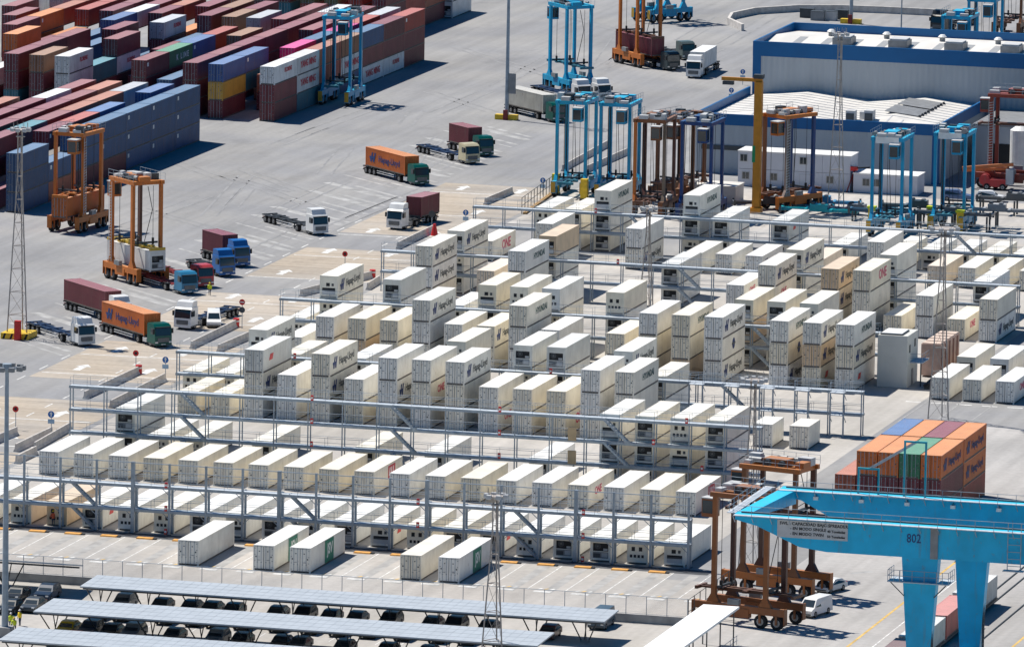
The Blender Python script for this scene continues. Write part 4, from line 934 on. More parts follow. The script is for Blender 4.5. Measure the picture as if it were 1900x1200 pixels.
    mb.box(xm+4.6,xm+5.5,ay0+6.5,ay0+7.6,ab+.6,ab+2.2,LGREY); mb.bar((xm+4,ay0+5,ab+.9),(xm+7.6,ay0+7,ab+.9),.5,LGREY); b2(mb,'roof_chiller',rf2)
    for k in range(2):
        mb=MB(); xa=xm+7.2; yb=ay0+12+k*9
        mb.add([(xa,yb,ab+1.85),(xa+5.4,yb,ab+1.25),(xa+5.4,yb+8,ab+1.25),(xa,yb+8,ab+1.85)],[(0,1,2,3)],MGREY); mb.add([(xa,yb,ab+1.8),(xa+5.4,yb,ab+1.2),(xa+5.4,yb+8,ab+1.2),(xa,yb+8,ab+1.8)],[(3,2,1,0)],STEELD)
        for j in range(5): mb.bar((xa+5.4,yb+j*2,ab+1.42),(xa+5.7,yb+j*2,ab+.9),.3,STEELD)
        b2(mb,'solar_panel',rf2)
    mb=MB(); mb.box(ax0+1,ax0+14,ay0-.16,ay0-.052,3.6,4.3,STEELD); b2(mb,'window_band')
    # dark plant side right of the annexe
    mb=MB(); mb.box(0,26,0,18,0,7.2,WALL); mb.box(-.1,26.1,-.12,18,7.2,7.5,MGREY); mb.box(3,10,-.1,.0,0,4.6,BLACK); mb.box(13,22,-.1,0,3,4.2,WHITE)
    w=mb.mesh('wall'); t3=thing('workshop','dark fronted workshop right of the annexe behind the red straddle carrier','workshop',(25.5,172,0)); put('wall',w,t3)
warehouse()
def silo():
    t=thing('silo','white cylindrical tank with domed top behind the red straddle carrier','tank',(33.6,168,0)); mb=MB(); mb.cyl((0,0,0),(0,0,7.4),1.5,WHITE,20); mb.cyl((0,0,7.4),(0,0,8.1),1.5,WHITE,20,.5); mb.build('shell',t); mb=MB(); mb.box(1.4,1.6,-.3,.3,0,7.6,STEEL); mb.build('ladder',t)
silo()
OFFW=mat('office_panel',(.58,.60,.66),.6,0,.06,.6)
def office(label,x0,x1,y,z,nm,wins,doors,storey=2):
    t=thing('office_cabin',label,'office',((x0+x1)/2,y,0)); w=(x1-x0)/2; d=4.9
    mb=MB()
    n=nm; p=2*w/n
    for s in range(storey):
        for i in range(n): mb.box(-w+i*p+.015,-w+(i+1)*p-.015,0,d,s*z/storey+.02,(s+1)*z/storey-.03,OFFW)
    mb.build('wall',t)
    mb=MB(); mb.box(-w-.1,w+.1,-.1,d+.1,z-.03,z+.1,WHITE); mb.build('roof',t)
    for (f,s) in wins:
        mb=MB(); x=-w+2*w*f; zc=s*z/storey+1.65; mb.box(x-.62,x+.62,-.05,.0,zc-.6,zc+.6,LGREY); fr_=mb.build('window',t); mb=MB(); mb.box(x-.5,x-.03,-.06,-.05,zc-.5,zc+.5,GLASS); mb.box(x+.03,x+.5,-.06,-.05,zc-.5,zc+.5,GLASS); mb.build('pane',fr_)
    for f,wd in doors:
        mb=MB(); x=-w+2*w*f; mb.box(x-wd/2,x+wd/2,-.06,0,.05,2.3,LGREY); mb.box(x-wd/2+.08,x+wd/2-.08,-.07,-.06,.12,2.22,OFFW); mb.build('door',t)
office('two storey pale office cabins with small square windows beside the annexe',-4.3,13.0,143.6,5.3,4,[(.05,1),(.07,0),(.32,0),(.58,1),(.82,0)],[(.61,2.1)])
office('single storey pale cabin with white roof, right of the two storey offices',13.6,23.4,143.0,2.9,3,[(.2,0),(.35,0)],[(.75,1.0)],1)
# ================================================================ generator house
def genset():
    t=thing('generator_house','tall white generator house with skylight and a side balcony','plant house',(59.8,-30.6,0)); mb=MB(); mb.box(-1.95,1.95,-3.2,3.0,0,6.7,LGREY if False else mat('genset_white',(.62,.62,.58),.6,0,.06,.7)); mb.build('wall',t)
    mb=MB(); mb.box(-1.7,1.2,-2.9,1.2,6.7,6.86,STEELD); mb.box(-1.6,1.1,-2.8,1.1,6.86,6.95,WHITE); mb.build('roof_hatch',t)
    for y,z in ((-1.8,4.9),(1.2,5.3)):
        mb=MB(); mb.box(1.95,2.0,y-.35,y+.35,z-.5,z+.5,STEELD); mb.build('window',t)
    mb=MB(); mb.box(1.96,3.6,-1.5,2.6,3.0,3.12,GRATE)
    for y in (-1.45,.5,2.55): mb.cyl((3.55,y,3.1),(3.55,y,4.2),.03,STEEL,5)
    for zz in (3.65,4.2): mb.cyl((3.55,-1.45,zz),(3.55,2.55,zz),.03,STEEL,5); mb.cyl((1.96,-1.45,zz),(3.55,-1.45,zz),.03,STEEL,5)
    mb.box(3.3,3.45,-1.45,-1.3,0,3.0,STEELD); mb.build('balcony',t)
    mb=MB(); mb.box(1.95,2.0,-.6,.4,0,2.1,MGREY); mb.build('door',t)
    PK=mat('rust_pink_louvre',(.52,.36,.3),.7,0,.2,1)
    t2=thing('cooling_unit','row of pinkish louvred cooler boxes behind the generator house','cooling unit',(62.6,-24.0,0))
    for k in range(5):
        mb=MB(); y=k*2.3; mb.box(-1.2,1.4,y,y+2.05,.2,4.3,PK); mb.box(1.4,1.44,y+.3,y+1.1,.4,4.1,mat('oxide_dark',(.2,.09,.07),.8)); mb.box(-1.1,1.3,y+.15,y+1.9,4.3,4.42,mat('rust_cream',(.6,.48,.4),.8)); mb.build('louvre_box',t2)
    t3=thing('fuel_pipe_rack','dark pipe rack lying beside the generator house','pipe rack',(64.2,-31.5,0),R(0)); mb=MB()
    for k in range(4): mb.cyl((.0+k*.5,-2.5,.5+.1*k),(.0+k*.5,7,.9+.1*k),.22,BLACK if k<2 else MGREY,8)
    for y in (-2,2,6): mb.box(-.2,1.8,y-.1,y+.1,0,.35,STEELD)
    mb.build('pipes',t3)
genset()
# ================================================================ jib crane, spreaders, scrap
def jib():
    x,y=at(1403,396,0); t=thing('jib_crane','yellow jib crane post with green plate and arm pointing left','jib crane',(x,y,0)); Y=mat('jib_yellow',(.58,.24,.02),.5,0,.15,1)
    mb=MB(); mb.box(-.55,.55,-.55,.55,0,19.4,Y); mb.box(-.8,.8,-.8,.8,0,.9,Y); mb.build('post',t)
    mb=MB(); mb.box(-5.6,.55,-.25,.25,19.4,19.9,Y); mb.box(-.7,.7,-.6,.6,19.9,20.5,STEELD); mb.box(-5.4,-3.8,-.4,.4,18.8,19.3,STEELD); mb.build('arm',t)
    mb=MB(); mb.box(-.65,-.2,-.63,-.56,7.6,10.0,mat('plate_green',(.01,.3,.12),.5)); mb.build('green_plate',t)
jib()
def spreader(label,u,v,rz,col,z=.35,L=6.2,name='spreader',legs=False):
    x,y=at(u,v,z); t=thing(name,label,'lifting spreader',(x,y,0),rz,'spreaders and frames lying in the machine park')
    mb=MB()
    for yy in (-.45,.45): mb.box(-L,L,yy-.12,yy+.12,z,z+.4,MP)
    for xx in (-L,-L/3,L/3,L): mb.box(xx-.2,xx+.2,-1.2,1.2,z+.02,z+.45,MP)
    mb.box(-1.3,1.3,-.7,.7,z+.4,z+1.1,MP); mb.build('frame',t,color=col)
    mb=MB(); mb.cyl((-.9,-.5,z+1.1),(-.9,.5,z+1.1),.3,STEELD,8); mb.cyl((.6,-.6,z+1.0),(.6,.6,z+1.0),.36,MGREY,8)
    for xx in (-L,L):
        for yy in (-1.1,1.1): mb.box(xx-.14,xx+.14,yy-.14,yy+.14,z-.3,z+.7,STEELD)
    mb.build('sheaves',t)
    if legs:
        mb=MB()
        for xx in (-L+.5,0,L-.5):
            for yy in (-1,1): mb.box(xx-.12,xx+.12,yy-.12,yy+.12,0,z,STEELD)
        mb.build('trestle',t)
sp_=[('bright blue spreader lying behind the cream reefer',1475,383,5,(.0,.2,.35),.4),('teal spreader with yellow end lying just behind the farthest rack',1520,392,3,(.0,.3,.38),.9),('grey spreader heap left of the light blue carriers',1590,392,-5,(.2,.22,.25),.5),('dark blue spreader under the left light blue carrier',1648,394,0,(.02,.08,.16),1.4),
('dark spreader on tall trestles between the light blue carriers',1705,385,2,(.05,.08,.1),2.6),('grey spreader on trestles under the right light blue carrier',1770,398,0,(.12,.14,.16),2.4),('pale frame on trestles right of the light blue carriers',1850,392,4,(.3,.32,.34),2.4),('dark frame on trestles at the right edge of the machine park',1885,372,0,(.1,.11,.12),2.2),('black machinery heap behind the yellow jib post',1432,378,20,(.03,.035,.05),.8),('low blue spreader beside the lattice mast foot',1525,377,8,(.02,.2,.42),.5)]
for l,u,v,a,c,z in sp_: spreader(l,u,v,R(a),c,z,5.6,legs=z>1)
def posts():
    for i,(u,v,w) in enumerate([(1031,362,'left'),(1084,372,'right')]):
        x,y=at(u,v,0); t=thing('guide_post','ochre concrete block at the foot of the %s blue parked carrier'%w,'block',(x,y,0),0,'yellow blocks at the parked carriers'); mb=MB(); mb.box(-.5,.5,-.5,.5,0,3.2,YELLOW); mb.box(-.6,.6,-.6,.6,0,.3,STEELD); mb.build('block',t)
    for i,(u,v,w) in enumerate([(1727,424,'left'),(1781,432,'right'),(1617,424,'far left')]):
        x,y=at(u,v,0); t=thing('guide_post','yellow post with striped cap, %s of three behind the farthest rack'%('leftmost' if i==2 else 'middle' if i==0 else 'rightmost'),'block',(x,y,0),0,'yellow blocks at the parked carriers'); mb=MB(); mb.box(-.45,.45,-.45,.45,0,3.0,YELLOW); mb.box(-.6,.6,-.6,.6,3.0,3.3,mat('lime',(.55,.6,.02),.5)); mb.build('block',t)
posts()
def lift():
    x,y=at(1852,352,0); t=thing('boom_lift','red boom lift with folded arm in front of the red straddle carrier','boom lift',(x,y,0),R(4)); mb=MB(); mb.box(-2.2,1.2,-1,1,.5,1.6,MP); mb.cyl((-2.0,-.95,1.5),(-2.0,.95,1.5),.8,MP,14); mb.build('body',t,color=(.55,.05,.05)); mb=MB(); mb.bar((-5.5,0,3.0),(2.2,0,3.9),.5,MP); mb.bar((-5.5,.5,2.6),(1.5,.5,3.2),.4,MP); mb.build('boom',t,color=(.6,.18,.06)); mb=MB(); mb.box(1.2,2.3,-.8,.8,.9,3.2,LGREY); mb.build('counterweight',t)
    for sx in (-1.6,.8):
        for sy in (-1,1): wheel(t,sx,sy*.95,.5,.35)
lift()
def tripod():
    x,y=at(1584,356,0); t=thing('tripod_hoist','dark red tripod hoist beside the single storey cabin','hoist',(x,y,0)); mb=MB()
    for a in (0,2.1,4.2): mb.bar((1.6*math.cos(a),1.6*math.sin(a),0),(0,0,3.2),.14,mat('oxide_red',(.2,.03,.03)))
    mb.build('legs',t); mb=MB(); mb.box(-.5,.5,-.4,.4,3.2,3.8,RED); mb.bar((.5,0,3.6),(2.4,0,3.8),.2,BLACK); mb.build('hoist_head',t)
tripod()
x,y=at(1310,375,0); t=thing('concrete_block_house','pale flat roofed block with a small dark door left of the jib post','shed',(x+1,y+2,0)); mb=MB(); mb.box(-3.6,3.6,-2.5,2.5,0,2.5,mat('shed_pale',(.55,.53,.5),.8)); mb.build('wall',t); mb=MB(); mb.box(-3.7,3.7,-2.6,2.6,2.5,2.62,mat('shed_roof',(.62,.6,.56),.8)); mb.build('roof',t); mb=MB(); mb.box(1.2,1.6,-2.53,-2.5,.6,1.4,BLACK); mb.build('door',t)
# yellow handrail fence by the blue parked carriers
def handrail():
    x,y=at(968,397,0); x2,y2=at(1030,352,0); t=thing('handrail_fence','tall thin barred fence on an orange kerb left of the blue parked carriers','fence',(x,y,0)); d=Vector((x2-x,y2-y,0)); mb=MB()
    for k in range(12): p=d*(k/11); mb.cyl((p.x,p.y,0),(p.x,p.y,2.4),.06,STEELD,5)
    for z in (1.2,2.35): mb.cyl((0,0,z),(d.x,d.y,z),.045,STEELD,5)
    mb.build('bars',t); mb=MB(); mb.bar((.5,-.3,.15),(d.x+.5,d.y-.3,.15),.5,mat('kerb_ochre',(.45,.28,.12),.8),.3); mb.build('kerb',t)
handrail()
# ================================================================ shade roofs and parked cars
SOLAR=mat('shade_roof_sheet',(.43,.47,.51),.45,.0,.08,.5); SEAM=mat('shade_roof_seam',(.37,.41,.45),.5,.0,.08,.5)
def carport(label,x0,x1,y0,y1,z0,z1,step=8.0,first=3.5):
    t=thing('shade_roof',label,'carport',((x0+x1)/2,(y0+y1)/2,0),0,'shade roofs over the parked cars'); ox,oy=(x0+x1)/2,(y0+y1)/2
    L=lambda mb,n:(setattr(mb,'v',[(a-ox,b-oy,c) for a,b,c in mb.v]),mb.build(n,t))[1]
    mb=MB(); mb.hexa([(x0,y0,z0),(x1,y0,z0),(x1,y1,z1),(x0,y1,z1)],[(x0,y0,z0+.16),(x1,y0,z0+.16),(x1,y1,z1+.16),(x0,y1,z1+.16)],SOLAR); L(mb,'roof')
    mb=MB(); n=int((x1-x0)/1.02)
    for i in range(1,n): x=x0+i*1.02; mb.bar((x,y0+.1,z0+.166),(x,y1-.1,z1+.166),.03,SEAM,.012)
    for k in (1,2,3): f=k/4; mb.bar((x0+.1,y0+(y1-y0)*f,z0+(z1-z0)*f+.166),(x1-.1,y0+(y1-y0)*f,z0+(z1-z0)*f+.166),.03,SEAM,.012)
    L(mb,'panel_seams')
    mb=MB()
    for f in (.08,.5,.92): y=y0+(y1-y0)*f; z=z0+(z1-z0)*f-.1; mb.box(x0+.2,x1-.2,y-.07,y+.07,z-.16,z,STEELD)
    L(mb,'purlin')
    k=0; x=x0+first
    while x<x1-.5:
        mb=MB(); ym=(y0+y1)/2-.4
        for dx,yy in ((-1.0,y0+.6),(-.35,y1-1.0),(.35,y0+1.2),(1.0,y1-.6)):
            f=(yy-y0)/(y1-y0); mb.bar((x+dx*.35,ym,0),(x+dx,yy,z0+(z1-z0)*f-.1),.1,STEELD)
        mb.box(x-.5,x+.5,ym-.25,ym+.25,0,.2,CONCD); L(mb,'post'); x+=step
    return t
carport('grey shade roof nearest the yard fence, over the upper car rows',10.7,70.0,-217.8,-211.7,2.7,2.9,5.5,1.5)
carport('grey shade roof in the middle of the three, with cars beneath both sides',10.6,66.8,-233.6,-226.6,2.7,2.9,5.5,1.5)
carport('grey shade roof lowest in the picture at the bottom left edge',12.3,64,-250.2,-243.6,2.7,2.9,5.5,1.5)
carport('thin grey shade roof at the left edge above two dark cars',-24,6.6,-210.2,-204.4,3.6,2.5,8,7)
def canopy():
    t=thing('canopy','brilliant white flat canopy at the bottom right, over a fenced path','canopy',(81.2,-226,0)); mb=MB(); mb.box(-2.0,2.0,-24,15.2,3.9,4.15,mat('canopy_white',(.86,.86,.86),.45,0,0)); mb.build('roof',t)
    for k in range(7):
        mb=MB()
        for x in (-1.7,1.7): mb.box(x-.06,x+.06,-22+k*6-.06,-22+k*6+.06,0,3.9,STEELD)
        mb.build('post',t)
    mb=MB()
    for zz in (.5,1.0): mb.cyl((1.9,-23,zz),(1.9,15,zz),.03,STEEL,5)
    for k in range(14): mb.cyl((1.9,-23+k*2.9,0),(1.9,-23+k*2.9,1.05),.03,STEEL,5)
    mb.build('side_rail',t)
canopy()
cc=[((.025,.03,.035),'black'),((.06,.07,.08),'dark grey'),((.02,.045,.09),'dark blue'),((.12,.13,.14),'grey'),((.25,.26,.27),'silver'),((.09,.03,.03),'dark red')]
def cars():
    up=[(213,1),(291,0),(352,2),(395,1),(440,0),(530,1),(586,0),(640,2),(693,2),(762,0),(847,3),(895,0),(961,1),(1084,5)]
    for i,(u,c) in enumerate(up):
        x,_=at(u,1125,.8); col,n=cc[c]; kind='suv' if i in (0,6,9,11) else 'hatch'
        car(f"{n} {'tall' if kind=='suv' else 'low'} car, {ORD[i+1]} from left in the top row under the nearest shade roof",(x,-214.2),R(-90),col if i!=0 else (.2,.2,.21),kind)
    lo=[(175,1),(222,0),(312,1),(372,0),(415,3),(472,4),(545,1),(610,0),(668,4),(730,1),(800,0),(870,1),(930,2),(1000,0)]
    for i,(u,c) in enumerate(lo):
        x,_=at(u,1140,.8); col,n=cc[c]; car(f"{n} low car, {ORD[i+1]} from left in the lower row below the nearest shade roof",(x,-220.3),R(90 if i%3 else -90),col,'hatch')
    m=[(121,6),(168,2),(211,0),(257,4),(341,1),(430,4),(480,0),(562,0),(600,1),(690,1),(778,0),(860,2),(940,0)]
    for i,(u,c) in enumerate(m):
        x,_=at(u,1165,.8); col,n=((.62,.4,.01),'yellow') if c==6 else cc[c]; kind='suv' if i in (1,3,5) else 'hatch'
        car(f"{n} {'tall' if kind=='suv' else 'low'} car, {ORD[i+1]} from left in the top row under the middle shade roof",(x,-230.4),R(-90),col,kind)
    b=[(108,0),(140,5),(190,2),(270,0),(315,1),(400,1),(437,0),(493,3),(645,0),(735,1),(830,0)]
    for i,(u,c) in enumerate(b):
        x,_=at(u,1180,.8); col,n=cc[c]; car(f"{n} low car, {ORD[i+1]} from left in the lower row below the middle shade roof",(x,-236.2),R(-90),col,'hatch')
    for i,(u,v,c,l) in enumerate([(32,1112,0,'black car beside the pole at the left edge, rear row'),(88,1110,2,'dark blue car with pale nose under the thin left roof'),(20,1135,0,'black low car in front of the rear one at the left edge'),(62,1132,1,'dark grey car in deep shade between the left pole and the roof end')]):
        x,y=at(u,v,0); car(l,(x,y),R(-90),cc[c][0],'suv' if i==1 else 'hatch')
    car('white cab van with dark box, at the right end of the nearest shade roof',at(1116,1162,0),R(-90),(.08,.12,.16),'van','van')
cars()
# ================================================================ yard fence and wall
def fence():
    t=thing('yard_fence','long mesh fence on a low concrete wall between the open bays and the cars','fence',(0,-202.6,0)); x0,x1=-24,75.4
    mb=MB(); mb.box(x0,x1,-.12,.12,-.3,.95,CONCD); mb.build('wall',t)
    n=43
    for i in range(n+1):
        x=x0+(x1-x0)*i/n; mb=MB(); mb.cyl((x,0,.95),(x,0,3.0),.04,STEEL,6); mb.build('post',t)
    mb=MB(); mb.cyl((x0,0,3.0),(x1,0,3.0),.03,STEEL,5); mb.cyl((x0,0,1.05),(x1,0,1.05),.02,STEEL,5); mb.build('rail',t)
    MESH=mat('wire_mesh',(.55,.56,.57),.5,.3,0,1,alpha=.16); mb=MB(); mb.add([(x0,.02,1.0),(x1,.02,1.0),(x1,.02,3.0),(x0,.02,3.0)],[(0,1,2,3)],MESH); mb.build('mesh_panel',t)
    t=thing('gate_fence','short mesh fence turning back along the right end of the bays','fence',(75.5,-202.6,0)); mb=MB()
    for i in range(9): mb.cyl((0,i*2.6,0),(0,i*2.6,3.0),.05,STEELD,6)
    for z in (.3,1.6,2.95): mb.cyl((0,0,z),(0,20.8,z),.035,STEELD,5)
    mb.build('posts',t)
fence()
# ================================================================ barriers, signs
def barrier(label,a,b,end=None,h=1.0):
    (x0,y0),(x1,y1)=at(*a,0),at(*b,0); d=Vector((x1-x0,y1-y0)); L=d.length; ang=math.atan2(d.y,d.x)
    t=thing('lane_barrier',label,'barrier',(x0,y0,0),ang,'concrete lane barriers by the gates')
    prof=[(-.32,0),(.32,0),(.3,.12),(.14,.38),(.09,h),(-.09,h),(-.14,.38),(-.3,.12)]
    mb=MB(); n=max(1,round(L/6)); p=L/n
    for i in range(n): mb.prism(prof,i*p+.02,(i+1)*p-.02,CONC,'x')
    mb.build('barrier_blocks',t)
    if end:
        mb=MB(); x=L if end=='far' else 0; s=1 if end=='far' else -1
        mb.cyl((x+s*.35,0,0),(x+s*.35,0,1.15),.42,RED,12); mb.cyl((x+s*.35,0,.7),(x+s*.35,0,.9),.425,WHITE,12); mb.build('end_bumper',t)
bl=[((157,740),(256,694),'far','leftmost lane with red bumper, behind the second rack'),((205,757),(306,706),None,'second in the lane by the blue arrow sign'),((29,838),(96,806),None,'at the left edge below the blue arrow sign'),((64,835),(131,797),None,'beside the first reefer of the second row'),((-12,824),(31,806),None,'half cut by the left edge'),((30,860),(67,842),None,'short one at the left edge next to the dark box'),((355,647),(437,607),'far','with red ball bumper by the white van'),((405,653),(461,629),None,'right beside the van lane, behind the third rack'),((558,550),(689,516),'far','with red bumper behind the white reefer of the fourth rack'),((682,538),(704,524),None,'short piece just left of the fifth rack'),((738,462),(806,429),None,'left of the reefer with blue mark at the fifth rack'),((900,380),(950,359),None,'above the left end of the farthest rack'),((1044,318),(1127,272),None,'left one behind the blue parked carriers'),((1087,320),(1163,287),None,'right one behind the blue parked carriers')]
for a,b,e,l in bl: barrier('pale concrete barrier '+l,a,b,e)
def curved():
    t=thing('curved_wall','long curved concrete wall beyond the warehouse, with pale rounded end','wall',(*at(1378,58,0),0)); o=t.location
    pts=[(1378,58),(1352,46),(1358,36),(1400,27),(1480,22),(1560,22),(1640,25),(1720,29),(1790,34)]; q=[at(u,v,0) for u,v in pts]; mb=MB()
    for a,b in zip(q[:-1],q[1:]): mb.bar((a[0]-o.x,a[1]-o.y,.6),(b[0]-o.x,b[1]-o.y,.6),.5,CONC,1.2)
    mb.build('wall',t)
curved()
def sign(label,u,v,h,kind):
    x,y=at(u,v,0); t=thing('road_sign',label,'road sign',(x,y,0),0,'road signs at the lane heads'); mb=MB(); mb.cyl((0,0,0),(0,0,h),.05,STEEL,6); mb.build('post',t)
    mb=MB()
    if kind=='stop':
        mb.cyl((0,-.06,h),(0,-.1,h),.42,RED,8); mb.box(-.3,.3,-.112,-.1,h-.07,h+.07,WHITE)
        mb.cyl((0,-.06,h-1.05),(0,-.1,h-1.05),.42,STEELD,12)
    elif kind=='red': mb.cyl((0,-.06,h),(0,-.1,h),.4,RED,12); mb.cyl((0,-.1,h),(0,-.108,h),.2,BLACK,8)
    elif kind=='cone': mb.cyl((0,0,.0),(0,0,1.7),.55,RED,12,.2)
    elif kind=='dot': mb.cyl((0,-.06,h),(0,-.1,h),.5,STEELD,12)
    else:
        mb.cyl((0,-.06,h),(0,-.1,h),.42,BLUE,14); mb.prism([(-.07,h-.3),(.07,h-.3),(.07,h+.05),(.2,h+.05),(0,h+.34),(-.2,h+.05),(-.07,h+.05)],-.112,-.1,WHITE,'y')
        mb.box(-.42,.42,-.1,-.06,h-1.15,h-.6,mat('plate_pale_blue',(.35,.5,.65),.5)); 
    mb.build('sign_plate',t)
for a in [('red stop sign over a dark round sign beside the white van lane',449,610,3.6,'stop'),('red round sign on the beige paving near the nearest lane head',252,692,2.6,'red'),('red round sign at the left edge of the beige paving',29,797,2.6,'red'),('red round sign between the white lorry and the fourth rack',640,500,2.2,'red'),('red cone shaped marker at the barrier end by the maroon box lorry',806,437,.2,'cone'),('dark round sign on the paving behind the maroon box lorry',801,425,2.2,'dot'),
 ('blue arrow sign with pale plate, leftmost at the lane heads',95,810,2.8,'b'),('blue arrow sign above the barriers near the third rack',307,706,2.7,'b'),('blue arrow sign behind the blue marked reefer at the fifth rack',864,425,2.4,'b'),('blue sign left of the blue parked carriers',1007,362,2.2,'b'),('blue round sign right of the white box lorry',1378,158,2.2,'b'),('blue round sign under the jib arm tip',1357,186,1.6,'b')]: sign(*a)
# ================================================================ people
PM=None
def person_mat():
    m=bpy.data.materials.new('work_clothes'); nt=nodes(m); N=nt.nodes; L=nt.links
    out=N.new('ShaderNodeOutputMaterial'); b=N.new('ShaderNodeBsdfPrincipled'); L.new(b.outputs[0],out.inputs[0]); b.inputs['Roughness'].default_value=.8
    tc=N.new('ShaderNodeTexCoord'); sp=N.new('ShaderNodeSeparateXYZ'); L.new(tc.outputs['Object'],sp.inputs[0])
    mr=N.new('ShaderNodeMapRange'); mr.inputs[2].default_value=2.0; L.new(sp.outputs[2],mr.inputs[0])
    cr=N.new('ShaderNodeValToRGB'); cr.color_ramp.interpolation='CONSTANT'; e=cr.color_ramp.elements; e[0].color=(.02,.02,.02,1); e[1].position=.05; e[1].color=(.03,.045,.09,1)
    a=e.new(.77); a.color=(.5,.3,.22,1); L.new(mr.outputs[0],cr.inputs[0]); L.new(cr.outputs[0],b.inputs['Base Color']); return m
PMAT=person_mat(); HAIR=mat('hair_brown',(.05,.03,.02),.8)
def person(label,xy_,rz,vest,helmet,armL,armR,step=.12,lean=0.,holds=None):
    t=thing('person',label,'person',(xy_[0],xy_[1],0),rz,'workers in high visibility clothing')
    V=[];E=[];Rr=[]
    def add(p,r,par=None):
        V.append(p); Rr.append(r); i=len(V)-1
        if par is not None: E.append((par,i))
        return i
    pel=add((0,0,.95),.15); ab=add((lean*.4,0,1.12),.135,pel); ch=add((lean*.8,0,1.36),.155,ab); nk=add((lean,0,1.5),.06,ch); hd=add((lean+.02,0,1.6),.085,nk); tp=add((lean+.02,0,1.7),.088,hd)
    no=add((lean+.115,0,1.63),.02,hd)
    for s,f,arm in ((1,step,armL),(-1,-step,armR)):
        hip=add((0,s*.1,.88),.1,pel); kn=add((f*.6+.03,s*.11,.48),.065,hip); an=add((f,s*.115,.09),.045,kn); add((f+.15,s*.12,.045),.04,an)
        sh=add((lean*.85,s*.21,1.4),.07,ch); el=add((lean*.85+arm[0]*.5,s*.27,1.4-.28+arm[1]*.3),.048,sh); wr=add((lean*.85+arm[0],s*.25,1.4-.52+arm[1]),.034,el); ha=add((lean*.85+arm[0]*1.18,s*.245,1.4-.58+arm[1]*1.1),.036,wr)
        for q in range(4): add((lean*.85+arm[0]*1.3+.02,s*(.225+.014*q),1.4-.66-.01*(q%2)+arm[1]*1.15),.009,ha)
        add((lean*.85+arm[0]*1.2+.05,s*.215,1.4-.62+arm[1]*1.1),.01,ha)
    me=bpy.data.meshes.new('body'); me.from_pydata(V,E,[]); me.materials.append(PMAT)
    o=put('body',me,t); md=o.modifiers.new('skin','SKIN'); 
    for i,r in enumerate(Rr): me.skin_vertices[0].data[i].radius=(r,r)
    me.skin_vertices[0].data[0].use_root=True; md.use_smooth_shade=True; o.modifiers.new('sub','SUBSURF').levels=1; o.modifiers['sub'].render_levels=1
    mb=MB(); n=14; rings=[(.88,.175,.19),(1.1,.165,.185),(1.3,.185,.225),(1.42,.16,.235),(1.5,.085,.12)]; vs=[];fs=[]
    for z,a,b in rings:
        for i in range(n): q=2*PI*i/n; vs.append((lean*(z-.9)/.6+a*math.cos(q),b*math.sin(q),z))
    for k in range(len(rings)-1):
        for i in range(n): j=(i+1)%n; fs.append((k*n+i,k*n+j,(k+1)*n+j,(k+1)*n+i))
    mb.add(vs,fs,vest); smooth(mb.build('vest',t))
    for s,arm in ((1,armL),(-1,armR)):
        mb=MB(); mb.cyl((lean*.85,s*.2,1.43),(lean*.85+arm[0]*.5,s*.275,1.4-.28+arm[1]*.3),.078,vest,10,.06); mb.cyl((lean*.85+arm[0]*.5,s*.275,1.4-.28+arm[1]*.3),(lean*.85+arm[0]*.95,s*.252,1.4-.5+arm[1]*.95),.06,vest,10,.046); smooth(mb.build('sleeve',t))
    mb=MB()
    for k,(z,r) in enumerate(((1.68,.135),(1.73,.125),(1.79,.09))):
        mb.cyl((lean+.02,0,z),(lean+.02,0,z+.06),r,helmet,12,(.125,.09,.03)[k])
    mb.cyl((lean+.06,0,1.672),(lean+.06,0,1.684),.15,helmet,12); smooth(mb.build('helmet',t))
    mb=MB(); mb.box(lean-.06,lean+.06,-.092,.092,1.56,1.68,HAIR); mb.build('hair',t)
    return t
HVY=mat('hi_vis_yellow',(.62,.72,.04),.7,0,.1,3); HVO=mat('hi_vis_orange',(.85,.22,.03),.7,0,.1,3); HELW=mat('helmet_white',(.8,.8,.8),.4); HELY=mat('helmet_yellow',(.8,.6,.02),.4)
person('person in yellow green vest walking in front of the red cab lorry',at(389,548,0),R(-80),HVY,HELY,(.12,0),(-.1,0),.2)
person('person in orange vest standing at the foot of the nearest rack, left one',at(91,972,0),R(60),HVO,HELY,(.3,.15),(.25,.2),.05,.08)
person('person in orange and dark clothing at the foot of the nearest rack, right one',at(99,975,0),R(130),mat('hi_vis_coral',(.75,.14,.06),.7),HELY,(.2,.1),(.3,.2),.05,.05)
person('person in yellow vest nearest the base of the left light pole',at(20,1166,0),R(-60),HVY,HELW,(.05,0),(.1,0),.06)
person('person in bright yellow jacket and white helmet, tallest of the three at the pole',at(37,1160,0),R(-120),mat('jacket_yellow',(.85,.6,.02),.7),HELW,(.15,.05),(.1,0),.05)
person('person in yellow vest bending in front of the other two at the pole',at(27,1174,0),R(-90),HVY,HELY,(.3,.1),(.25,.1),.05,.18)
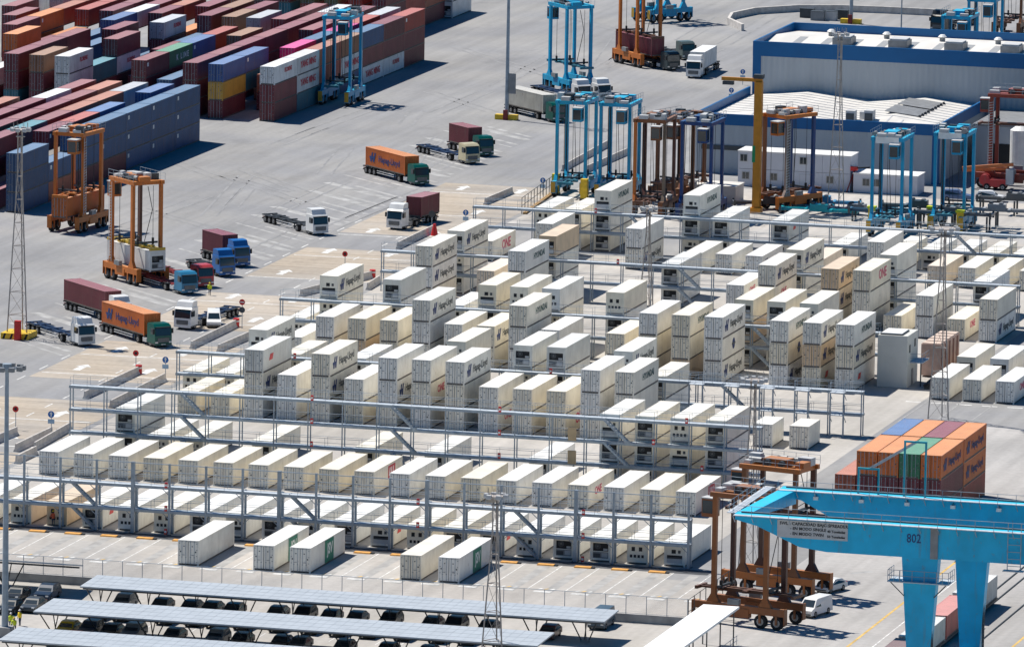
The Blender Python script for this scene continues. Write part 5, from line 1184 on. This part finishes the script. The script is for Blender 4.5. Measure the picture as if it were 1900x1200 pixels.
# ================================================================ rail wagons under the crane
def wagons():
    for i,(yn,c,l) in enumerate([(-190.3,(.62,.62,.6),'white container on the farther wagon right of the crane leg'),(-204.0,(.5,.14,.12),'red container on the middle wagon between the crane legs'),(-217.0,(.6,.59,.55),'white container on the nearer wagon between the crane legs'),(-230.5,(.1,.05,.05),'dark maroon container on the last wagon left of the crane legs')]):
        t=thing('flat_wagon','flat rail wagon, %s from the top under the blue crane'%ORD[i+1],'wagon',(103.4,yn+6.3,0),R(90),'flat wagons on the tracks'); mb=MB(); mb.box(-6.5,6.5,-1.25,1.25,.5,.72,STEELD); mb.box(-6.4,6.4,-.3,.3,.25,.5,STEELD); mb.build('deck',t)
        for x in (-4.6,-2.9,2.9,4.6):
            mb=MB(); mb.cyl((x,-.8,.32),(x,.8,.32),.31,STEELD,12); mb.build('wheelset',t)
        container('dry',(103.4,yn+6.3,.74),H=2.59,color=c,label=l,group='containers on the rail wagons')
wagons()
# ================================================================ loose small things
def box_thing(name,label,cat,u,v,sx,sy,h,m,rz=0):
    x,y=at(u,v,0); t=thing(name,label,cat,(x,y,0),rz); mb=MB(); mb.box(-sx/2,sx/2,-sy/2,sy/2,0,h,m); mb.box(-sx/2-.03,sx/2+.03,-sy/2-.03,sy/2+.03,h,h+.06,STEELD); mb.build('body',t)
for i,(u,v,w) in enumerate([(1350,33,'leftmost'),(1518,38,'second'),(1540,38,'third'),(1562,36,'fourth')]): box_thing('utility_cabinet','small dark cabinet beyond the warehouse roof, %s of four'%w,'cabinet',u if i else 1498,v,2.4,1.5,1.6,[STEELD,MGREY,LGREY,STEELD][i])
STOPM=mat('bay_stop_orange',(.72,.36,.09),.7,0,.25,2)
# orange rubber stops at the head of every open bay
for k in range(20):
    x=-19+4.33*k+1.0
    t=thing('bay_stop','orange bay stop on the ground, %s from left in front of the nearest rack'%ORD[k+1],'wheel stop',(x,-172.3,0),0,'orange stops at the head of the open bays'); mb=MB(); mb.hexa([(-1.0,-.45,0),(1.0,-.45,0),(1.0,.45,0),(-1.0,.45,0)],[(-.95,-.38,.16),(.95,-.38,.16),(.95,.38,.16),(-.95,.38,.16)],STOPM); mb.box(1.0,1.35,-.3,.3,0,.12,BLACK); mb.build('block',t)
# ================================================================ ground
def ground_mat(name,base,tint,streak=(1,1,1),var=.2,seed=0,lat=False):
    m=bpy.data.materials.new(name); nt=nodes(m); N=nt.nodes; L=nt.links
    out=N.new('ShaderNodeOutputMaterial'); b=N.new('ShaderNodeBsdfPrincipled'); L.new(b.outputs[0],out.inputs[0]); b.inputs['Roughness'].default_value=.9; b.inputs['Specular IOR Level'].default_value=.2
    tc=N.new('ShaderNodeTexCoord')
    def noise(scale,st,lo,hi,a,c,det=5,off=0):
        mp=N.new('ShaderNodeMapping'); mp.inputs['Scale'].default_value=st; mp.inputs['Location'].default_value=(off,off*1.7,0); L.new(tc.outputs['Object'],mp.inputs[0])
        nz=N.new('ShaderNodeTexNoise'); nz.inputs['Scale'].default_value=scale; nz.inputs['Detail'].default_value=det; L.new(mp.outputs[0],nz.inputs['Vector'])
        mr=N.new('ShaderNodeMapRange'); mr.inputs[1].default_value=lo; mr.inputs[2].default_value=hi; mr.inputs[3].default_value=a; mr.inputs[4].default_value=c; L.new(nz.outputs[0],mr.inputs[0]); return mr.outputs[0]
    def mul(x,y):
        k=N.new('ShaderNodeMath'); k.operation='MULTIPLY'; L.new(x,k.inputs[0]); L.new(y,k.inputs[1]); return k.outputs[0]
    f=noise(.03,(1,1,1),.35,.65,1-var*.6,1+var*.4,4,seed)
    f=mul(f,noise(.5,(1.0,.05,1) if not lat else (.06,1.6,1),.35,.65,1-var*.55,1+var*.35,4,seed+3))   # wheel tracks along the lanes
    f=mul(f,noise(1.3,(1,1,1),.35,.7,1-var*.3,1+var*.3,6,seed+9))
    f=mul(f,noise(.13,(1,.6,1),.60,.72,1,1-var*.75,6,seed+21))   # oil stained patches
    t=noise(.05,(1,1,1),.4,.62,0,1,3,seed+30)
    mx=N.new('ShaderNodeMix'); mx.data_type='RGBA'; mx.inputs[6].default_value=(*base,1); mx.inputs[7].default_value=(*tint,1); L.new(t,mx.inputs[0])
    m2=N.new('ShaderNodeMix'); m2.data_type='RGBA'; m2.blend_type='MULTIPLY'; m2.inputs[0].default_value=1; L.new(mx.outputs[2],m2.inputs[6]); L.new(f,m2.inputs[7]); L.new(m2.outputs[2],b.inputs['Base Color'])
    return m
APR=ground_mat('apron_asphalt',(.262,.265,.275),(.30,.297,.293),var=.17)
YARD=ground_mat('yard_concrete',(.41,.39,.36),(.44,.42,.395),var=.18,seed=4)
PAVE=ground_mat('beige_block_paving',(.43,.37,.30),(.40,.365,.325),var=.25,seed=8,lat=True)
BAYS=ground_mat('bay_concrete',(.46,.43,.395),(.43,.415,.395),var=.2,seed=13)
ROADM=ground_mat('lane_asphalt',(.38,.37,.36),(.42,.405,.39),var=.2,seed=17)
def sheet(name,pts,z,m):
    mb=MB(); mb.add([(x,y,z) for x,y in pts],[tuple(range(len(pts)))],m); return struct(mb.build(name))
R_=lambda x0,x1,y0,y1:[(x0,y0),(x1,y0),(x1,y1),(x0,y1)]
sheet('ground',R_(-4000,4000,-1500,6000),0,APR)
sheet('yard_pavement',R_(-26,66,-176,66),.004,YARD)
sheet('bay_pavement',R_(-40,76,-202.4,-176),.004,BAYS)
sheet('car_park',R_(-40,78,-300,-202.7),.004,YARD)
sheet('crane_apron',R_(78.1,300,-300,-60),.004,ROADM)
for k,(y0,y1) in enumerate([(-160,-122),(-112,-82),(-66,-34),(-20,12),(28,58),(74,130),(-206,-172)]):
    if k<6: sheet('block_paving',R_(-46,-27,y0,y1),.008,PAVE)
sheet('maintenance_yard',R_(-26,80,92,141),.006,ground_mat('maintenance_concrete',(.46,.43,.39),(.43,.42,.41),var=.22,seed=23))
# painted markings
LINE=mat('road_marking_white',(.66,.66,.64),.7,0,.35,1.5); LINEF=mat('faded_marking',(.37,.37,.365),.8,0,.35,.5); LYEL=mat('road_marking_yellow',(.6,.4,.12),.7,0,.3,1)
def strip(mb,a,b,w,z,m):
    a=Vector(a);b=Vector(b);d=(b-a).normalized();n=Vector((-d.y,d.x))*(w/2)
    mb.add([(*(a-n),z),(*(b-n),z),(*(b+n),z),(*(a+n),z)],[(0,1,2,3)],m)
mk=MB()
# slanted parking lanes of the lorry park
for i in range(26):
    y=-48+i*9.2; a=(-47.5,y); b=(-47.5-15,y+15); strip(mk,a,b,1.5 if i%3 else .5,.010,LINEF); strip(mk,(-47.5,y+3.2),(-57.5,y+13.2),.8,.010,LINEF)
for i in range(30): strip(mk,(-46.6,-150+i*9),(-46.6,-146.5+i*9),.22,.011,LINE)
for i in range(26):
    strip(mk,(-36.4,-110+i*7.2),(-36.4,-107+i*7.2),.22,.012,LINE)
for y in (-118,-98,-62,-46,-15,4,28,50,72,96,120):
    strip(mk,(-45.6,y),(-27.4,y+.6),.4,.013,LINE)
    for dx in (-42,-33): mk.add([(dx-.5,y+3,.014),(dx+.5,y+3,.014),(dx+.5,y+6,.014),(dx+1.1,y+6,.014),(dx,y+8,.014),(dx-1.1,y+6,.014),(dx-.5,y+6,.014)],[(0,1,2,3,4,5,6)],LINE)
DKSTRIP=mat('dark_strip_ground',(.075,.08,.09),.9,0,.25,.7); BAYG=mat('bay_grey',(.36,.355,.345),.9,0,.25,.6)
sheet('dark_strip',R_(-40,70,-172.0,-169.3),.012,DKSTRIP)  # darker strip of ground along the foot of the nearest rack
for k in range(22): strip(mk,(-22.2+4.33*k,-189),(-22.2+4.33*k,-172.6),1.15,.0095,BAYG)
for k in range(22):      # open bays: side lines and painted bay numbers as worn pale patches
    x=-20.5+4.33*k; strip(mk,(x,-187.5),(x,-171.2),.13,.010,LINE)
    mk.add([(x+1.0,-188.6,.010),(x+3.0,-188.6,.010),(x+3.0,-187.7,.010),(x+1.0,-187.7,.010)],[(0,1,2,3)],LINE)
    for j in range(3): strip(mk,(x+1.2+.7*j,-186.9),(x+1.5+.7*j,-186.2),.3,.011,LYEL if j==1 else LINE)
    strip(mk,(x+.4,-196),(x+3.6,-196),.12,.010,LINEF)
for k in range(24): strip(mk,(-20+4.33*k,-199.6),(-17.6+4.33*k,-199.6),.12,.010,LINE)
for k in range(26): strip(mk,(10+2.6*k,-224.8),(10+2.6*k,-222.6),.12,.010,LINE)
for k in range(16): strip(mk,(14+4.2*k,-240.5),(16.5+4.2*k,-240.5),.14,.010,LINE)
for x,w,m_ in ((94.6,.3,LYEL),(97.2,.16,LINE),(111.5,.3,LYEL),(114.6,.2,LINE),(119.5,.3,LYEL),(123.0,.25,LINE),(127,.2,LYEL)): strip(mk,(x,-300),(x,-80),w,.010,m_)
for i in range(9): strip(mk,(64+i*3.3,-44.2),(66+i*3.3,-44.2),.5,.010,LINE)
for x in (66.6,70.9,75.1): strip(mk,(x,-60),(x,-20),.12,.010,LINEF)
for i in range(16): strip(mk,(85+4*(i%4),-165+10*(i//4)),(87+4*(i%4),-163+10*(i//4)),.8,.010,LINEF)
struct(mk.build('road_markings'))
tm=MB()
rr=random.Random(5); TYRE=mat('tyre_marks',(.262,.264,.27),.9,0,.2,.3)
for i in range(30):      # dark wheel marks worn into the apron
    x=rr.uniform(-84,-48); y=rr.uniform(40,330); a=R(rr.choice([90,88,93,100,135,128])); l=rr.uniform(14,50)
    for s in (0,2.3): strip(tm,(x+s,y),(x+s+l*math.cos(a),y+l*math.sin(a)),rr.uniform(.25,.5),.0155,TYRE)
struct(tm.build('tyre_mark_paint'))
# sea level rails under the crane
rl=MB()
for x in (102.65,104.1,108.0-.45,131.7): rl.box(x-.06,x+.06,-300,-60,.01,.12,STEELD)
struct(rl.build('rail_track'))
# ================================================================ light, sky, camera
SUN_EL=R(58.5); SUN_AZ=R(112-180)      # azimuth clockwise from +Y
w=bpy.data.worlds.new('World'); sc.world=w; w.use_nodes=True; nt=w.node_tree; bg=nt.nodes['Background']
sk=nt.nodes.new('ShaderNodeTexSky'); sk.sky_type='NISHITA'; sk.sun_disc=False; sk.sun_elevation=SUN_EL; sk.sun_rotation=SUN_AZ; sk.air_density=1.0; sk.dust_density=.6; sk.ozone_density=1.5
hs=nt.nodes.new('ShaderNodeHueSaturation'); hs.inputs['Saturation'].default_value=1.7; nt.links.new(sk.outputs[0],hs.inputs['Color']); nt.links.new(hs.outputs[0],bg.inputs[0]); bg.inputs[1].default_value=SKY_S
ld=bpy.data.lights.new('sun','SUN'); ld.energy=SUN_S; ld.angle=R(.53); ld.color=(1,.945,.86); lo=bpy.data.objects.new('sun',ld); COL.objects.link(lo)
dirv=Vector((math.sin(SUN_AZ)*math.cos(SUN_EL),math.cos(SUN_AZ)*math.cos(SUN_EL),math.sin(SUN_EL))); lo.rotation_euler=dirv.to_track_quat('Z','Y').to_euler(); lo.location=(0,0,120)
cd=bpy.data.cameras.new('camera'); cam=bpy.data.objects.new('camera',cd); COL.objects.link(cam); cd.sensor_width=36; cd.lens=F_PX*36/1900; cd.clip_start=1; cd.clip_end=12000
mw=Matrix((CR,CU,-CF)).transposed().to_4x4(); mw.translation=CO; cam.matrix_world=mw; sc.camera=cam
vs=sc.view_settings; vs.view_transform='Standard'; vs.look='None'; vs.exposure=EXPO; vs.gamma=1; vs.use_curve_mapping=False
sc.cycles.max_bounces=6; sc.cycles.diffuse_bounces=4; sc.cycles.transparent_max_bounces=8
bpy.context.view_layer.update()
